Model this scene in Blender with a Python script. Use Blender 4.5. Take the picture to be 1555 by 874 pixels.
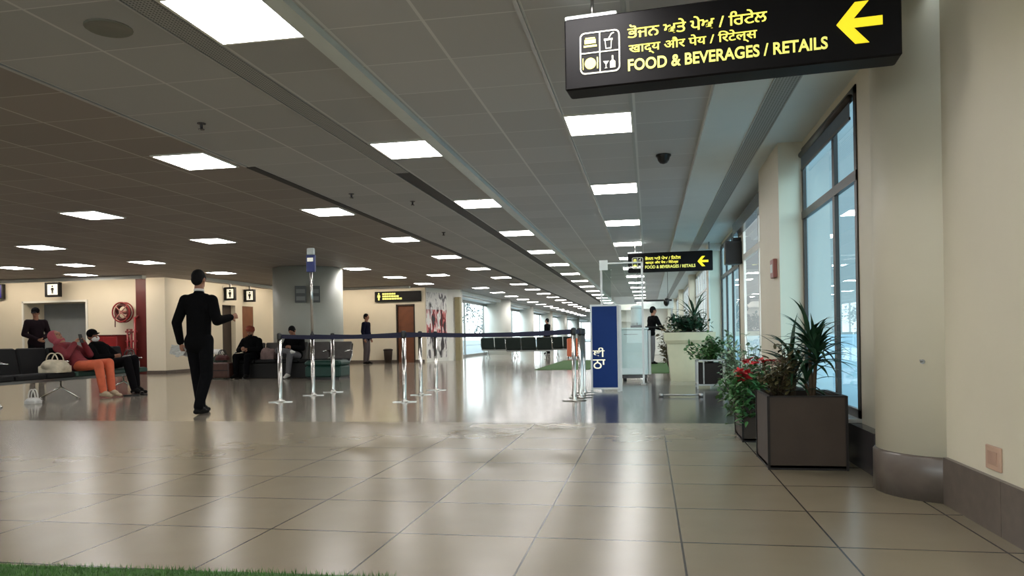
import bpy, math, random
from mathutils import Vector, Matrix, Euler
R = math.radians
PI = math.pi
for o in list(bpy.data.objects):
    bpy.data.objects.remove(o, do_unlink=True)
SC = bpy.context.scene
COL = SC.collection
random.seed(7)

# ------------------------------------------------------------------ camera, world, exposure
F_PX, ROLL, YAW, EYE = 1130.0, 0.017, math.atan(207.5 / 1130.0), 0.92
cam_d = bpy.data.cameras.new('camera')
cam = bpy.data.objects.new('camera', cam_d)
COL.objects.link(cam)
cam_d.sensor_width = 36.0
cam_d.sensor_fit = 'HORIZONTAL'
cam_d.lens = F_PX * 36.0 / 1555.0
cam_d.shift_y = (509.5 - 437.0) / 1555.0
cam_d.clip_start = 0.05
cam_d.clip_end = 500
fw = Vector((-math.sin(YAW), math.cos(YAW), 0))
rt0 = Vector((math.cos(YAW), math.sin(YAW), 0))
up0 = Vector((0, 0, 1))
rt = rt0 * math.cos(ROLL) - up0 * math.sin(ROLL)
up = rt0 * math.sin(ROLL) + up0 * math.cos(ROLL)
cam.matrix_world = Matrix(((rt.x, up.x, -fw.x, 0), (rt.y, up.y, -fw.y, 0), (rt.z, up.z, -fw.z, EYE), (0, 0, 0, 1)))
SC.camera = cam

SC.view_settings.view_transform = 'Standard'
SC.view_settings.look = 'None'
SC.view_settings.gamma = 1.0
SC.view_settings.use_curve_mapping = False
SC.view_settings.exposure = 0.0
LAMP_STRENGTH = 21.0
SKY_DIM, SKY_BRIGHT = 0.74, 5.2      # overcast sky: dull over the apron side, bright to the left, raised behind as added fill

w = bpy.data.worlds.new('sky')
SC.world = w
w.use_nodes = True
nt = w.node_tree
nt.nodes.clear()
wo = nt.nodes.new('ShaderNodeOutputWorld')
bg = nt.nodes.new('ShaderNodeBackground')
tc = nt.nodes.new('ShaderNodeTexCoord')
sx = nt.nodes.new('ShaderNodeSeparateXYZ')
cr = nt.nodes.new('ShaderNodeValToRGB')
cr.color_ramp.elements[0].position = 0.0
cr.color_ramp.elements[0].color = (1.0, 0.975, 0.95, 1)
cr.color_ramp.elements[1].position = 0.55
cr.color_ramp.elements[1].color = (0.72, 0.84, 0.95, 1)
nt.links.new(tc.outputs['Generated'], sx.inputs[0])
nt.links.new(sx.outputs['Z'], cr.inputs[0])
nt.links.new(cr.outputs[0], bg.inputs[0])
def wmath(op, a, b):
    q = nt.nodes.new('ShaderNodeMath')
    q.operation = op
    for i, v in enumerate((a, b)):
        if isinstance(v, (int, float)):
            q.inputs[i].default_value = v
        else:
            nt.links.new(v, q.inputs[i])
    return q
side = nt.nodes.new('ShaderNodeMapRange')
side.inputs['From Min'].default_value = 0.12
side.inputs['From Max'].default_value = -0.16
nt.links.new(sx.outputs['X'], side.inputs['Value'])
rear = nt.nodes.new('ShaderNodeMapRange')  # sky behind the camera brightened to feed the added glazing
rear.inputs['From Min'].default_value = 0.1
rear.inputs['From Max'].default_value = -0.6
nt.links.new(sx.outputs['Y'], rear.inputs['Value'])
glow = wmath('MAXIMUM', side.outputs[0], rear.outputs[0])
amp = wmath('ADD', wmath('MULTIPLY', glow.outputs[0], SKY_BRIGHT - SKY_DIM).outputs[0], SKY_DIM)
nt.links.new(amp.outputs[0], bg.inputs[1])
nt.links.new(bg.outputs[0], wo.inputs[0])

# ------------------------------------------------------------------ materials
def lin(c):
    return tuple(((v / 255.0) / 12.92 if v / 255.0 <= 0.04045 else ((v / 255.0 + 0.055) / 1.055) ** 2.4) for v in c)

MATS = {}
def mat(name, rgb, rough=0.6, metal=0.0, spec=0.5, noise=0.0, nscale=8.0, bump=0.0, bscale=60.0, emit=0.0, ergb=None, coat=0.0):
    """a procedural material: a colour with soft noise variation and optional bump"""
    if name in MATS:
        return MATS[name]
    m = bpy.data.materials.new(name)
    m.use_nodes = True
    t = m.node_tree
    b = t.nodes['Principled BSDF']
    c = lin(rgb)
    b.inputs['Base Color'].default_value = (*c, 1)
    b.inputs['Roughness'].default_value = rough
    b.inputs['Metallic'].default_value = metal
    b.inputs['Specular IOR Level'].default_value = spec
    b.inputs['Coat Weight'].default_value = coat
    if emit:
        b.inputs['Emission Color'].default_value = (*lin(ergb or rgb), 1)
        b.inputs['Emission Strength'].default_value = emit
    if noise or bump:
        co = t.nodes.new('ShaderNodeTexCoord')
    if noise:
        n = t.nodes.new('ShaderNodeTexNoise')
        n.inputs['Scale'].default_value = nscale
        n.inputs['Detail'].default_value = 5
        t.links.new(co.outputs['Object'], n.inputs['Vector'])
        mr = t.nodes.new('ShaderNodeMapRange')
        mr.inputs['From Min'].default_value = 0.3
        mr.inputs['From Max'].default_value = 0.7
        mr.inputs['To Min'].default_value = 1 - noise
        mr.inputs['To Max'].default_value = 1 + noise
        t.links.new(n.outputs['Fac'], mr.inputs['Value'])
        mx = t.nodes.new('ShaderNodeVectorMath')
        mx.operation = 'SCALE'
        mx.inputs[0].default_value = c
        t.links.new(mr.outputs[0], mx.inputs['Scale'])
        t.links.new(mx.outputs[0], b.inputs['Base Color'])
    if bump:
        n2 = t.nodes.new('ShaderNodeTexNoise')
        n2.inputs['Scale'].default_value = bscale
        n2.inputs['Detail'].default_value = 4
        t.links.new(co.outputs['Object'], n2.inputs['Vector'])
        bp = t.nodes.new('ShaderNodeBump')
        bp.inputs['Strength'].default_value = bump
        bp.inputs['Distance'].default_value = 0.01
        t.links.new(n2.outputs['Fac'], bp.inputs['Height'])
        t.links.new(bp.outputs[0], b.inputs['Normal'])
    MATS[name] = m
    return m

def node_mat(name):
    m = bpy.data.materials.new(name)
    m.use_nodes = True
    MATS[name] = m
    return m, m.node_tree, m.node_tree.nodes['Principled BSDF']

def nd(t, kind, **kw):
    n = t.nodes.new(kind)
    for k, v in kw.items():
        if k == 'op':
            n.operation = v
        else:
            n.inputs[int(k[1:])].default_value = v
    return n

def mth(t, op, a, b=None, c=None):
    n = t.nodes.new('ShaderNodeMath')
    n.operation = op
    for i, v in enumerate((a, b, c)):
        if v is None:
            continue
        if isinstance(v, (int, float)):
            n.inputs[i].default_value = v
        else:
            t.links.new(v, n.inputs[i])
    return n.outputs[0]

def grid_mask(t, coord, step, off, half):
    """1 on lines of half-width `half` repeating every `step` from `off`"""
    a = mth(t, 'SUBTRACT', coord, off)
    a = mth(t, 'DIVIDE', a, step)
    a = mth(t, 'FRACT', mth(t, 'ADD', a, 1000.5))
    a = mth(t, 'ABSOLUTE', mth(t, 'SUBTRACT', a, 0.5))
    return mth(t, 'LESS_THAN', a, half / step)

def cell(t, coord, step, off):
    return mth(t, 'FLOOR', mth(t, 'DIVIDE', mth(t, 'SUBTRACT', coord, off), step))

def tile_floor(name, rgb, grout, rough, spec=0.5, var=0.10):
    m, t, b = node_mat(name)
    co = nd(t, 'ShaderNodeNewGeometry')
    s = nd(t, 'ShaderNodeSeparateXYZ')
    t.links.new(co.outputs['Position'], s.inputs[0])
    gx = grid_mask(t, s.outputs[0], 0.65, 0.777, 0.0045)
    gy = grid_mask(t, s.outputs[1], 0.65, 4.0, 0.006)
    g = mth(t, 'MAXIMUM', gx, gy)
    cv = nd(t, 'ShaderNodeCombineXYZ')
    t.links.new(cell(t, s.outputs[0], 0.65, 0.777), cv.inputs[0])
    t.links.new(cell(t, s.outputs[1], 0.65, 4.0), cv.inputs[1])
    wn = nd(t, 'ShaderNodeTexWhiteNoise')
    wn.noise_dimensions = '3D'
    t.links.new(cv.outputs[0], wn.inputs['Vector'])
    nz = nd(t, 'ShaderNodeTexNoise')
    nz.inputs['Scale'].default_value = 3.0
    nz.inputs['Detail'].default_value = 6
    t.links.new(co.outputs['Position'], nz.inputs['Vector'])
    v = mth(t, 'ADD', mth(t, 'MULTIPLY', wn.outputs['Value'], var), mth(t, 'MULTIPLY', nz.outputs['Fac'], var * 1.6))
    v = mth(t, 'ADD', v, 1 - var * 1.3)
    sc = nd(t, 'ShaderNodeVectorMath', op='SCALE')
    sc.inputs[0].default_value = lin(rgb)
    t.links.new(v, sc.inputs['Scale'])
    mx = nd(t, 'ShaderNodeMix')
    mx.data_type = 'RGBA'
    t.links.new(g, mx.inputs['Factor'])
    t.links.new(sc.outputs[0], mx.inputs['A'])
    mx.inputs['B'].default_value = (*lin(grout), 1)
    t.links.new(mx.outputs['Result'], b.inputs['Base Color'])
    r = mth(t, 'ADD', mth(t, 'MULTIPLY', nz.outputs['Fac'], 0.02), rough - 0.01)
    t.links.new(r, b.inputs['Roughness'])
    b.inputs['Specular IOR Level'].default_value = spec
    return m

def ceiling_mat(name, rgb, line, x_step, x_off):
    m, t, b = node_mat(name)
    co = nd(t, 'ShaderNodeNewGeometry')
    s = nd(t, 'ShaderNodeSeparateXYZ')
    t.links.new(co.outputs['Position'], s.inputs[0])
    gx = grid_mask(t, s.outputs[0], x_step, x_off, 0.010)
    gy = grid_mask(t, s.outputs[1], 0.612, 4.14, 0.005)
    g = mth(t, 'MAXIMUM', gx, gy)
    cv = nd(t, 'ShaderNodeCombineXYZ')
    t.links.new(cell(t, s.outputs[0], x_step, x_off), cv.inputs[0])
    t.links.new(cell(t, s.outputs[1], 0.612, 4.14), cv.inputs[1])
    wn = nd(t, 'ShaderNodeTexWhiteNoise')
    wn.noise_dimensions = '3D'
    t.links.new(cv.outputs[0], wn.inputs['Vector'])
    v = mth(t, 'ADD', mth(t, 'MULTIPLY', wn.outputs['Value'], 0.14), 0.93)
    sc = nd(t, 'ShaderNodeVectorMath', op='SCALE')
    sc.inputs[0].default_value = lin(rgb)
    t.links.new(v, sc.inputs['Scale'])
    mx = nd(t, 'ShaderNodeMix')
    mx.data_type = 'RGBA'
    t.links.new(g, mx.inputs['Factor'])
    t.links.new(sc.outputs[0], mx.inputs['A'])
    mx.inputs['B'].default_value = (*lin(line), 1)
    t.links.new(mx.outputs['Result'], b.inputs['Base Color'])
    b.inputs['Roughness'].default_value = 0.6
    b.inputs['Specular IOR Level'].default_value = 0.3
    return m

def perforated_mat(name, rgb, hole, step):
    m, t, b = node_mat(name)
    co = nd(t, 'ShaderNodeNewGeometry')
    s = nd(t, 'ShaderNodeSeparateXYZ')
    t.links.new(co.outputs['Position'], s.inputs[0])
    g = mth(t, 'MAXIMUM', grid_mask(t, s.outputs[0], step, 0, step * 0.28), grid_mask(t, s.outputs[1], step, 0, step * 0.28))
    mx = nd(t, 'ShaderNodeMix')
    mx.data_type = 'RGBA'
    t.links.new(g, mx.inputs['Factor'])
    mx.inputs['A'].default_value = (*lin(hole), 1)
    mx.inputs['B'].default_value = (*lin(rgb), 1)
    t.links.new(mx.outputs['Result'], b.inputs['Base Color'])
    b.inputs['Roughness'].default_value = 0.5
    return m

def glass_mat(name, tint, refl=1.0):
    """a thin pane: tinted see-through mixed with a mirror reflection by Fresnel"""
    m = bpy.data.materials.new(name)
    m.use_nodes = True
    t = m.node_tree
    t.nodes.clear()
    out = t.nodes.new('ShaderNodeOutputMaterial')
    tr = t.nodes.new('ShaderNodeBsdfTransparent')
    tr.inputs[0].default_value = (*tint, 1)
    gl = t.nodes.new('ShaderNodeBsdfGlossy')
    gl.inputs['Roughness'].default_value = 0.01
    gl.inputs[0].default_value = (refl, refl, refl, 1)
    fr = t.nodes.new('ShaderNodeFresnel')
    fr.inputs[0].default_value = 1.45
    mx = t.nodes.new('ShaderNodeMixShader')
    ge = t.nodes.new('ShaderNodeNewGeometry')
    t.links.new(mth(t, 'MULTIPLY', fr.outputs[0], mth(t, 'SUBTRACT', 1.0, ge.outputs['Backfacing'])), mx.inputs[0])
    t.links.new(tr.outputs[0], mx.inputs[1])
    t.links.new(gl.outputs[0], mx.inputs[2])
    t.links.new(mx.outputs[0], out.inputs[0])
    MATS[name] = m
    return m

M_floor = tile_floor('near floor tiles', (132, 122, 103), (54, 50, 45), 0.25, 0.5)
M_floor_far = tile_floor('polished far floor tiles', (138, 130, 117), (84, 79, 71), 0.13)
M_floor_dark = tile_floor('dark granite tiles', (52, 50, 50), (90, 88, 85), 0.16)
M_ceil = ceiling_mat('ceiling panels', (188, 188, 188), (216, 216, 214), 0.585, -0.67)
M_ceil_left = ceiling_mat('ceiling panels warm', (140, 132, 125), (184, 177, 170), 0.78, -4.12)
M_soffit = mat('soffit plaster', (212, 220, 218), 0.55, noise=0.03, nscale=2)  # window daylight is put into this pale bluish base colour
M_grille = perforated_mat('linear diffuser perforation', (150, 150, 146), (38, 38, 38), 0.022)
M_slot = mat('slot black', (26, 25, 24), 0.6)
M_strip = mat('pale strip paint', (205, 212, 208), 0.45, noise=0.04, nscale=4)
M_beige = mat('beige wall paint', (206, 198, 176), 0.5, noise=0.04, nscale=1.5, bump=0.03, bscale=30)
M_cream = mat('cream wall paint', (214, 204, 182), 0.55, noise=0.03, nscale=1.2)
M_white = mat('white paint', (222, 220, 210), 0.5, noise=0.03, nscale=2)
M_skirt = mat('brown granite skirting', (94, 84, 76), 0.3, noise=0.14, nscale=14)
M_kerb = mat('dark granite kerb', (62, 58, 58), 0.25, noise=0.15, nscale=18)
M_alu = mat('aluminium trim', (176, 178, 176), 0.35, metal=0.8, noise=0.04)
M_bronze = mat('dark bronze frame', (58, 52, 48), 0.4, metal=0.3, noise=0.08)
M_chrome = mat('polished steel', (198, 196, 190), 0.18, metal=1.0, noise=0.03)
M_steel = mat('brushed steel', (150, 148, 144), 0.35, metal=0.9, noise=0.05)
M_black = mat('black enamel', (16, 15, 15), 0.35, noise=0.1)
M_signblack = mat('sign black', (14, 11, 13), 0.55, spec=0.2, noise=0.15, nscale=3)
M_yellow = mat('backlit yellow lettering', (240, 236, 120), 0.5, emit=0.75, noise=0.02)
M_amber = mat('backlit yellow arrow', (250, 226, 40), 0.5, emit=0.8, noise=0.02)
M_signwhite = mat('glowing white sign print', (226, 224, 205), 0.5, emit=0.6, noise=0.02)
M_door = mat('brown door veneer', (112, 66, 40), 0.45, noise=0.12, nscale=6)
M_darkdoor = mat('dark doorway wood', (48, 36, 28), 0.5, noise=0.12, nscale=6)
M_red = mat('fire red enamel', (128, 24, 26), 0.35, noise=0.08, nscale=5)
M_darkred = mat('dark red cover panel', (84, 22, 18), 0.4, noise=0.1, nscale=5)
M_grey = mat('grey shutter', (120, 124, 126), 0.5, noise=0.05, nscale=3)
M_glass = glass_mat('clear glass', (0.90, 0.96, 0.97))
M_tint = glass_mat('blue tinted glass', (0.70, 0.90, 0.97))
M_acrylic = glass_mat('clear acrylic', (0.90, 0.94, 0.93))
M_lamp = mat('ceiling light diffuser', (255, 250, 240), 0.6, emit=LAMP_STRENGTH, ergb=(255, 252, 250), noise=0.01)

# ------------------------------------------------------------------ mesh builder
class MB:
    def __init__(self):
        self.v, self.f, self.smooth = [], [], []

    def add(self, vs, fs, smooth=False):
        o = len(self.v)
        self.v += [tuple(p) for p in vs]
        for f in fs:
            self.f.append(tuple(i + o for i in f))
            self.smooth.append(smooth)
        return self

    def box(self, x0, x1, y0, y1, z0, z1):
        vs = [(x, y, z) for z in (z0, z1) for y in (y0, y1) for x in (x0, x1)]
        return self.add(vs, [(0, 2, 3, 1), (4, 5, 7, 6), (0, 1, 5, 4), (2, 6, 7, 3), (0, 4, 6, 2), (1, 3, 7, 5)])

    def bbox(self, x0, x1, y0, y1, z0, z1, b=0.01):
        """box with chamfered edges (three bands of an octagonal plan)"""
        def ring(z, i):
            return [(x0 + i + b, y0 + i, z), (x1 - i - b, y0 + i, z), (x1 - i, y0 + i + b, z), (x1 - i, y1 - i - b, z),
                    (x1 - i - b, y1 - i, z), (x0 + i + b, y1 - i, z), (x0 + i, y1 - i - b, z), (x0 + i, y0 + i + b, z)]
        rs = [ring(z0, b), ring(z0 + b, 0), ring(z1 - b, 0), ring(z1, b)]
        vs = sum(rs, [])
        fs = [tuple(range(7, -1, -1)), tuple(range(24, 32))]
        for k in range(3):
            for i in range(8):
                j = (i + 1) % 8
                fs.append((k * 8 + i, k * 8 + j, k * 8 + 8 + j, k * 8 + 8 + i))
        return self.add(vs, fs)

    def prism(self, poly, z0, z1):
        n = len(poly)
        a = sum(poly[i][0] * poly[(i + 1) % n][1] - poly[(i + 1) % n][0] * poly[i][1] for i in range(n))
        if a < 0:
            poly = poly[::-1]
        vs = [(x, y, z0) for x, y in poly] + [(x, y, z1) for x, y in poly]
        fs = [tuple(range(n - 1, -1, -1)), tuple(range(n, 2 * n))]
        fs += [(i, (i + 1) % n, n + (i + 1) % n, n + i) for i in range(n)]
        return self.add(vs, fs)

    def lathe(self, cx, cy, prof, n=24, smooth=True):
        vs, fs = [], []
        m = len(prof)
        for r, z in prof:
            for i in range(n):
                a = 2 * PI * i / n
                vs.append((cx + r * math.cos(a), cy + r * math.sin(a), z))
        for k in range(m - 1):
            for i in range(n):
                j = (i + 1) % n
                fs.append((k * n + i, k * n + j, k * n + n + j, k * n + n + i))
        self.add(vs, fs, smooth)
        o = len(self.v) - len(vs)
        self.f.append(tuple(o + i for i in range(n - 1, -1, -1)))
        self.f.append(tuple(o + (m - 1) * n + i for i in range(n)))
        self.smooth += [False, False]
        return self

    def tube(self, pts, r, n=8, closed=False):
        pts = [Vector(p) for p in pts]
        rs = r if isinstance(r, (list, tuple)) else [r] * len(pts)
        vs, fs = [], []
        m = len(pts)
        t0 = (pts[1] - pts[0]).normalized()
        ref = Vector((0, 0, 1)) if abs(t0.z) < 0.9 else Vector((1, 0, 0))
        a = t0.cross(ref).normalized()
        for k in range(m):
            if closed:
                t = (pts[(k + 1) % m] - pts[k - 1]).normalized()
            else:
                t = (pts[min(k + 1, m - 1)] - pts[max(k - 1, 0)]).normalized()
            a = (a - t * a.dot(t)).normalized()
            bb = t.cross(a)
            for i in range(n):
                th = 2 * PI * i / n
                vs.append(pts[k] + (a * math.cos(th) + bb * math.sin(th)) * rs[k])
        for k in range(m if closed else m - 1):
            k2 = (k + 1) % m
            for i in range(n):
                j = (i + 1) % n
                fs.append((k * n + i, k2 * n + i, k2 * n + j, k * n + j))
        if not closed:
            fs.append(tuple(range(n)))
            fs.append(tuple((m - 1) * n + i for i in range(n - 1, -1, -1)))
        return self.add(vs, [f[::-1] for f in fs], True)

    def capsule(self, p0, r0, p1, r1, flat=None, f=1.0, n=14):
        """tapered round-ended limb; `flat` is an axis along which it is thinned by f"""
        p0, p1 = Vector(p0), Vector(p1)
        d = p1 - p0
        L = d.length
        t = d / L if L > 1e-6 else Vector((0, 0, 1))
        ref = Vector((0, 0, 1)) if abs(t.z) < 0.9 else Vector((1, 0, 0))
        a = t.cross(ref).normalized()
        b = t.cross(a)
        rows = []
        for k in range(1, 5):
            th = PI / 2 * k / 4
            rows.append((p0 - t * r0 * math.cos(th), r0 * math.sin(th)))
        rows[-1] = (p0, r0)
        for k in range(0, 4):
            th = PI / 2 * k / 4
            rows.append((p1 + t * r1 * math.sin(th), r1 * math.cos(th)))
        vs = [p0 - t * r0]
        for c, r in rows:
            for i in range(n):
                th = 2 * PI * i / n
                vs.append(c + (a * math.cos(th) + b * math.sin(th)) * r)
        vs.append(p1 + t * r1)
        if flat is not None:
            fl = Vector(flat).normalized()
            nv = []
            for p in vs:
                q = p - p0
                s = max(0.0, min(1.0, q.dot(t) / L)) if L > 1e-6 else 0
                c = p0 + d * s
                q = p - c
                nv.append(c + q - fl * q.dot(fl) * (1 - f))
            vs = nv
        fs = [(0, 1 + (i + 1) % n, 1 + i) for i in range(n)]
        m = len(rows)
        for k in range(m - 1):
            for i in range(n):
                j = (i + 1) % n
                fs.append((1 + k * n + i, 1 + k * n + j, 1 + (k + 1) * n + j, 1 + (k + 1) * n + i))
        e = len(vs) - 1
        fs += [(e, 1 + (m - 1) * n + i, 1 + (m - 1) * n + (i + 1) % n) for i in range(n)]
        return self.add(vs, fs, True)

    def ell(self, c, ax, n=16, rows=10):
        """ellipsoid with three (vector) semi-axes"""
        c = Vector(c)
        A, B, C = [Vector(q) for q in ax]
        vs, fs = [c - C], []
        for k in range(1, rows):
            ph = -PI / 2 + PI * k / rows
            for i in range(n):
                th = 2 * PI * i / n
                vs.append(c + A * (math.cos(ph) * math.cos(th)) + B * (math.cos(ph) * math.sin(th)) + C * math.sin(ph))
        vs.append(c + C)
        fs += [(0, 1 + (i + 1) % n, 1 + i) for i in range(n)]
        for k in range(rows - 2):
            for i in range(n):
                j = (i + 1) % n
                fs.append((1 + k * n + i, 1 + k * n + j, 1 + (k + 1) * n + j, 1 + (k + 1) * n + i))
        e = len(vs) - 1
        fs += [(e, 1 + (rows - 2) * n + i, 1 + (rows - 2) * n + (i + 1) % n) for i in range(n)]
        return self.add(vs, fs, True)

    def leaf(self, base, az, el, L, wd, droop, seg=6, fold=0.25, tip=0.0):
        """an arching strap or oval leaf, creased along its midrib"""
        p = Vector(base)
        vs, fs = [], []
        e = el
        st = L / seg
        h = Vector((math.cos(az), math.sin(az), 0))
        sd = Vector((-math.sin(az), math.cos(az), 0))
        for k in range(seg + 1):
            u = k / seg
            ww = wd * (math.sin(PI * min(1, u * 0.82 + 0.14)) ** 0.8) * (1 - u ** 3 * (1 - tip)) + 0.0006
            dr = h * math.cos(e) + Vector((0, 0, 1)) * math.sin(e)
            nn = dr.cross(sd).normalized() * -1
            vs += [p - sd * ww + nn * ww * fold, p, p + sd * ww + nn * ww * fold]
            p = p + dr * st
            e -= droop / seg
        for k in range(seg):
            a = k * 3
            fs += [(a, a + 1, a + 4, a + 3), (a + 1, a + 2, a + 5, a + 4)]
        return self.add(vs, fs, True)

    def xform(self, M):
        self.v = [tuple(M @ Vector(p)) for p in self.v]
        return self

    def mesh(self, name):
        me = bpy.data.meshes.new(name)
        me.from_pydata(self.v, [], self.f)
        me.polygons.foreach_set('use_smooth', self.smooth)
        me.update()
        return me

    def build(self, name, m, parent=None, loc=(0, 0, 0), rotz=0.0):
        return link(name, self.mesh(name), m, parent, loc, rotz)

def link(name, me, m, parent=None, loc=(0, 0, 0), rotz=0.0):
    if m is not None and not len(me.materials):
        me.materials.append(m)
    o = bpy.data.objects.new(name, me)
    COL.objects.link(o)
    o.location = loc
    o.rotation_euler = (0, 0, rotz)
    if parent is not None:
        o.parent = parent
    return o

def tag(o, label=None, cat=None, group=None, kind=None):
    if label:
        o['label'] = label
    if cat:
        o['category'] = cat
    if group:
        o['group'] = group
    if kind:
        o['kind'] = kind
    return o

def thing(name, label, cat, loc=(0, 0, 0), rotz=0.0, group=None):
    o = bpy.data.objects.new(name, None)
    COL.objects.link(o)
    o.location = loc
    o.rotation_euler = (0, 0, rotz)
    o.empty_display_size = 0.1
    return tag(o, label, cat, group)

def struct(name, mb, m, parent=None):
    o = mb.build(name, m, parent)
    if parent is None:
        o['kind'] = 'structure'
    return o

def dup(root, loc, rotz=None, label=None, group=None):
    r = root.copy()
    COL.objects.link(r)
    r.location = loc
    if rotz is not None:
        r.rotation_euler = (0, 0, rotz)
    if label:
        r['label'] = label
    if group:
        r['group'] = group
    for ch in list(root.children):
        c = ch.copy()
        COL.objects.link(c)
        c.parent = r
        for g in list(ch.children):
            d = g.copy()
            COL.objects.link(d)
            d.parent = c
    return r

def evaluated(o, name):
    dg = bpy.context.evaluated_depsgraph_get()
    dg.update()
    me = bpy.data.meshes.new_from_object(o.evaluated_get(dg))
    me.name = name
    return me

def glyph_text(body, x0, z0, wd, ht, y, bold=0.0, depth=0.003):
    """lettering set glyph by glyph: every outer contour is filled on its own (with its own counters), so strokes and marks may overlap"""
    from mathutils.geometry import tessellate_polygon, interpolate_bezier
    def contours(s_):
        cu = bpy.data.curves.new('lettering', 'FONT')
        cu.body, cu.size = s_, 1.0
        o = bpy.data.objects.new('lettering', cu)
        COL.objects.link(o)
        dg = bpy.context.evaluated_depsgraph_get()
        dg.update()
        c = o.evaluated_get(dg).to_curve(dg)
        res = []
        for sp in c.splines:
            pts = []
            if sp.type == 'BEZIER':
                bp = sp.bezier_points
                for i in range(len(bp)):
                    p, q = bp[i], bp[(i + 1) % len(bp)]
                    pts += [v.to_2d() for v in interpolate_bezier(p.co, p.handle_right, q.handle_left, q.co, 5)[:-1]]
            else:
                pts = [p.co.to_2d() for p in sp.points]
            if len(pts) > 2:
                res.append(pts)
        bpy.data.objects.remove(o, do_unlink=True)
        return res
    area = lambda p: sum(p[i - 1].x * p[i].y - p[i].x * p[i - 1].y for i in range(len(p))) / 2
    def inside(p, poly):
        c = False
        for i in range(len(poly)):
            u, v = poly[i - 1], poly[i]
            if (u.y > p.y) != (v.y > p.y) and p.x < (v.x - u.x) * (p.y - u.y) / (v.y - u.y) + u.x:
                c = not c
        return c
    wide = lambda cs: max(v.x for c in cs for v in c)
    ref = wide(contours('WW'))
    sgn = -1 if area(contours('I')[0]) < 0 else 1
    mb = MB()
    for i, ch in enumerate(body):
        if ch == ' ':
            continue
        pen = wide(contours(body[:i] + 'WW')) - ref
        cs = contours(ch)
        if not cs:
            continue
        big = max(cs, key=lambda c: abs(area(c)))
        sg = 1 if area(big) > 0 else -1
        for c in [c for c in cs if area(c) * sg > 0]:
            loops = [c] + [h for h in cs if area(h) * sg < 0 and inside(h[0], c)]
            flat = [p for l in loops for p in l]
            tri = tessellate_polygon([[Vector((p.x, p.y, 0)) for p in l] for l in loops])
            for dx in ((-bold, 0.0, bold) if bold else (0.0,)):
                n_ = len(flat)
                vs = [(p.x + pen + dx, p.y, 1.0) for p in flat] + [(p.x + pen + dx, p.y, 0.0) for p in flat]
                fs = []
                for t_ in tri:
                    p, q, r_ = (flat[k] for k in t_)
                    fs.append(tuple(t_) if (q - p).cross(r_ - p) > 0 else tuple(t_)[::-1])
                o_ = 0
                for l in loops:
                    m_ = len(l)
                    fs += [(o_ + k, o_ + (k + 1) % m_, n_ + o_ + (k + 1) % m_, n_ + o_ + k) for k in range(m_)]
                    o_ += m_
                mb.add(vs, fs)
    xs, ys = [v[0] for v in mb.v], [v[1] for v in mb.v]
    kx, ky = wd / (max(xs) - min(xs)), ht / (max(ys) - min(ys))
    ax, ay = min(xs), min(ys)
    mb.v = [(x0 + (p[0] - ax) * kx, y - p[2] * depth, z0 + (p[1] - ay) * ky) for p in mb.v]
    return mb.mesh('lettering')

def text_mesh(body, x0, z0, wd, ht, y, bold=0.0, depth=0.003, shear=0.0):
    """lettering as solid glyphs in the XZ plane, facing -Y, scaled to a given box"""
    cu = bpy.data.curves.new('lettering', 'FONT')
    cu.body = body
    cu.size = 1.0
    cu.extrude = 0.01
    cu.offset = bold
    cu.resolution_u = 4
    o = bpy.data.objects.new('lettering', cu)
    COL.objects.link(o)
    me = evaluated(o, 'lettering')
    bpy.data.objects.remove(o, do_unlink=True)
    xs = [v.co.x for v in me.vertices]
    ys = [v.co.y for v in me.vertices]
    zs = [v.co.z for v in me.vertices]
    sx_, sy_ = wd / (max(xs) - min(xs)), ht / (max(ys) - min(ys))
    zr = max(zs) - min(zs)
    mx, my, mz = min(xs), min(ys), min(zs)
    for v in me.vertices:
        q = v.co
        v.co = (x0 + (q.x - mx) * sx_, y - (q.z - mz) / zr * depth, z0 + (q.y - my) * sy_)
    return me

def remeshed(mb, name, voxel, smooth=2):
    o = bpy.data.objects.new('tmp', mb.mesh('tmp'))
    COL.objects.link(o)
    md = o.modifiers.new('r', 'REMESH')
    md.mode = 'VOXEL'
    md.voxel_size = voxel
    md.use_smooth_shade = True
    if smooth:
        sm = o.modifiers.new('s', 'SMOOTH')
        sm.factor = 0.5
        sm.iterations = smooth
    me = evaluated(o, name)
    bpy.data.objects.remove(o, do_unlink=True)
    return me

# ================================================================== THE SETTING
H = 2.75
struct('floor', MB().box(-22, 1.7, -6, 7.76, -0.2, 0), M_floor)
struct('floor_far', MB().box(-22, -0.93, 7.76, 28.3, -0.2, 0).box(-8.2, -0.93, 28.3, 92, -0.2, 0).box(-0.93, 1.7, 13.4, 92, -0.2, 0), M_floor_far)
struct('floor_right', MB().box(-0.93, 1.7, 7.76, 13.4, -0.2, 0), M_floor_dark)
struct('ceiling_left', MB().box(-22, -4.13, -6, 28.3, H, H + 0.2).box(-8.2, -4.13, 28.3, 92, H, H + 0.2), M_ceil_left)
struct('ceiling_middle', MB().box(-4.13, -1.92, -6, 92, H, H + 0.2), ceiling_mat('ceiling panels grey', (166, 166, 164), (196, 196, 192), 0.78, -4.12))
struct('ceiling', MB().box(-1.92, 0.5, -6, 92, H, H + 0.2), M_ceil)
struct('ceiling_right', MB().box(0.5, 1.48, -6, 92, H - 0.05, H + 0.2), M_soffit)
struct('ground', MB().box(1.95, 120, -60, 200, -0.35, -0.15).box(-160, -22.2, -60, 200, -0.35, -0.15).box(-22.2, -8.3, 28.5, 200, -0.35, -0.205).box(-22.2, 1.95, -60, -6.3, -0.35, -0.15),
       mat('apron concrete', (150, 158, 160), 0.8, noise=0.08, nscale=0.3))

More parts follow.
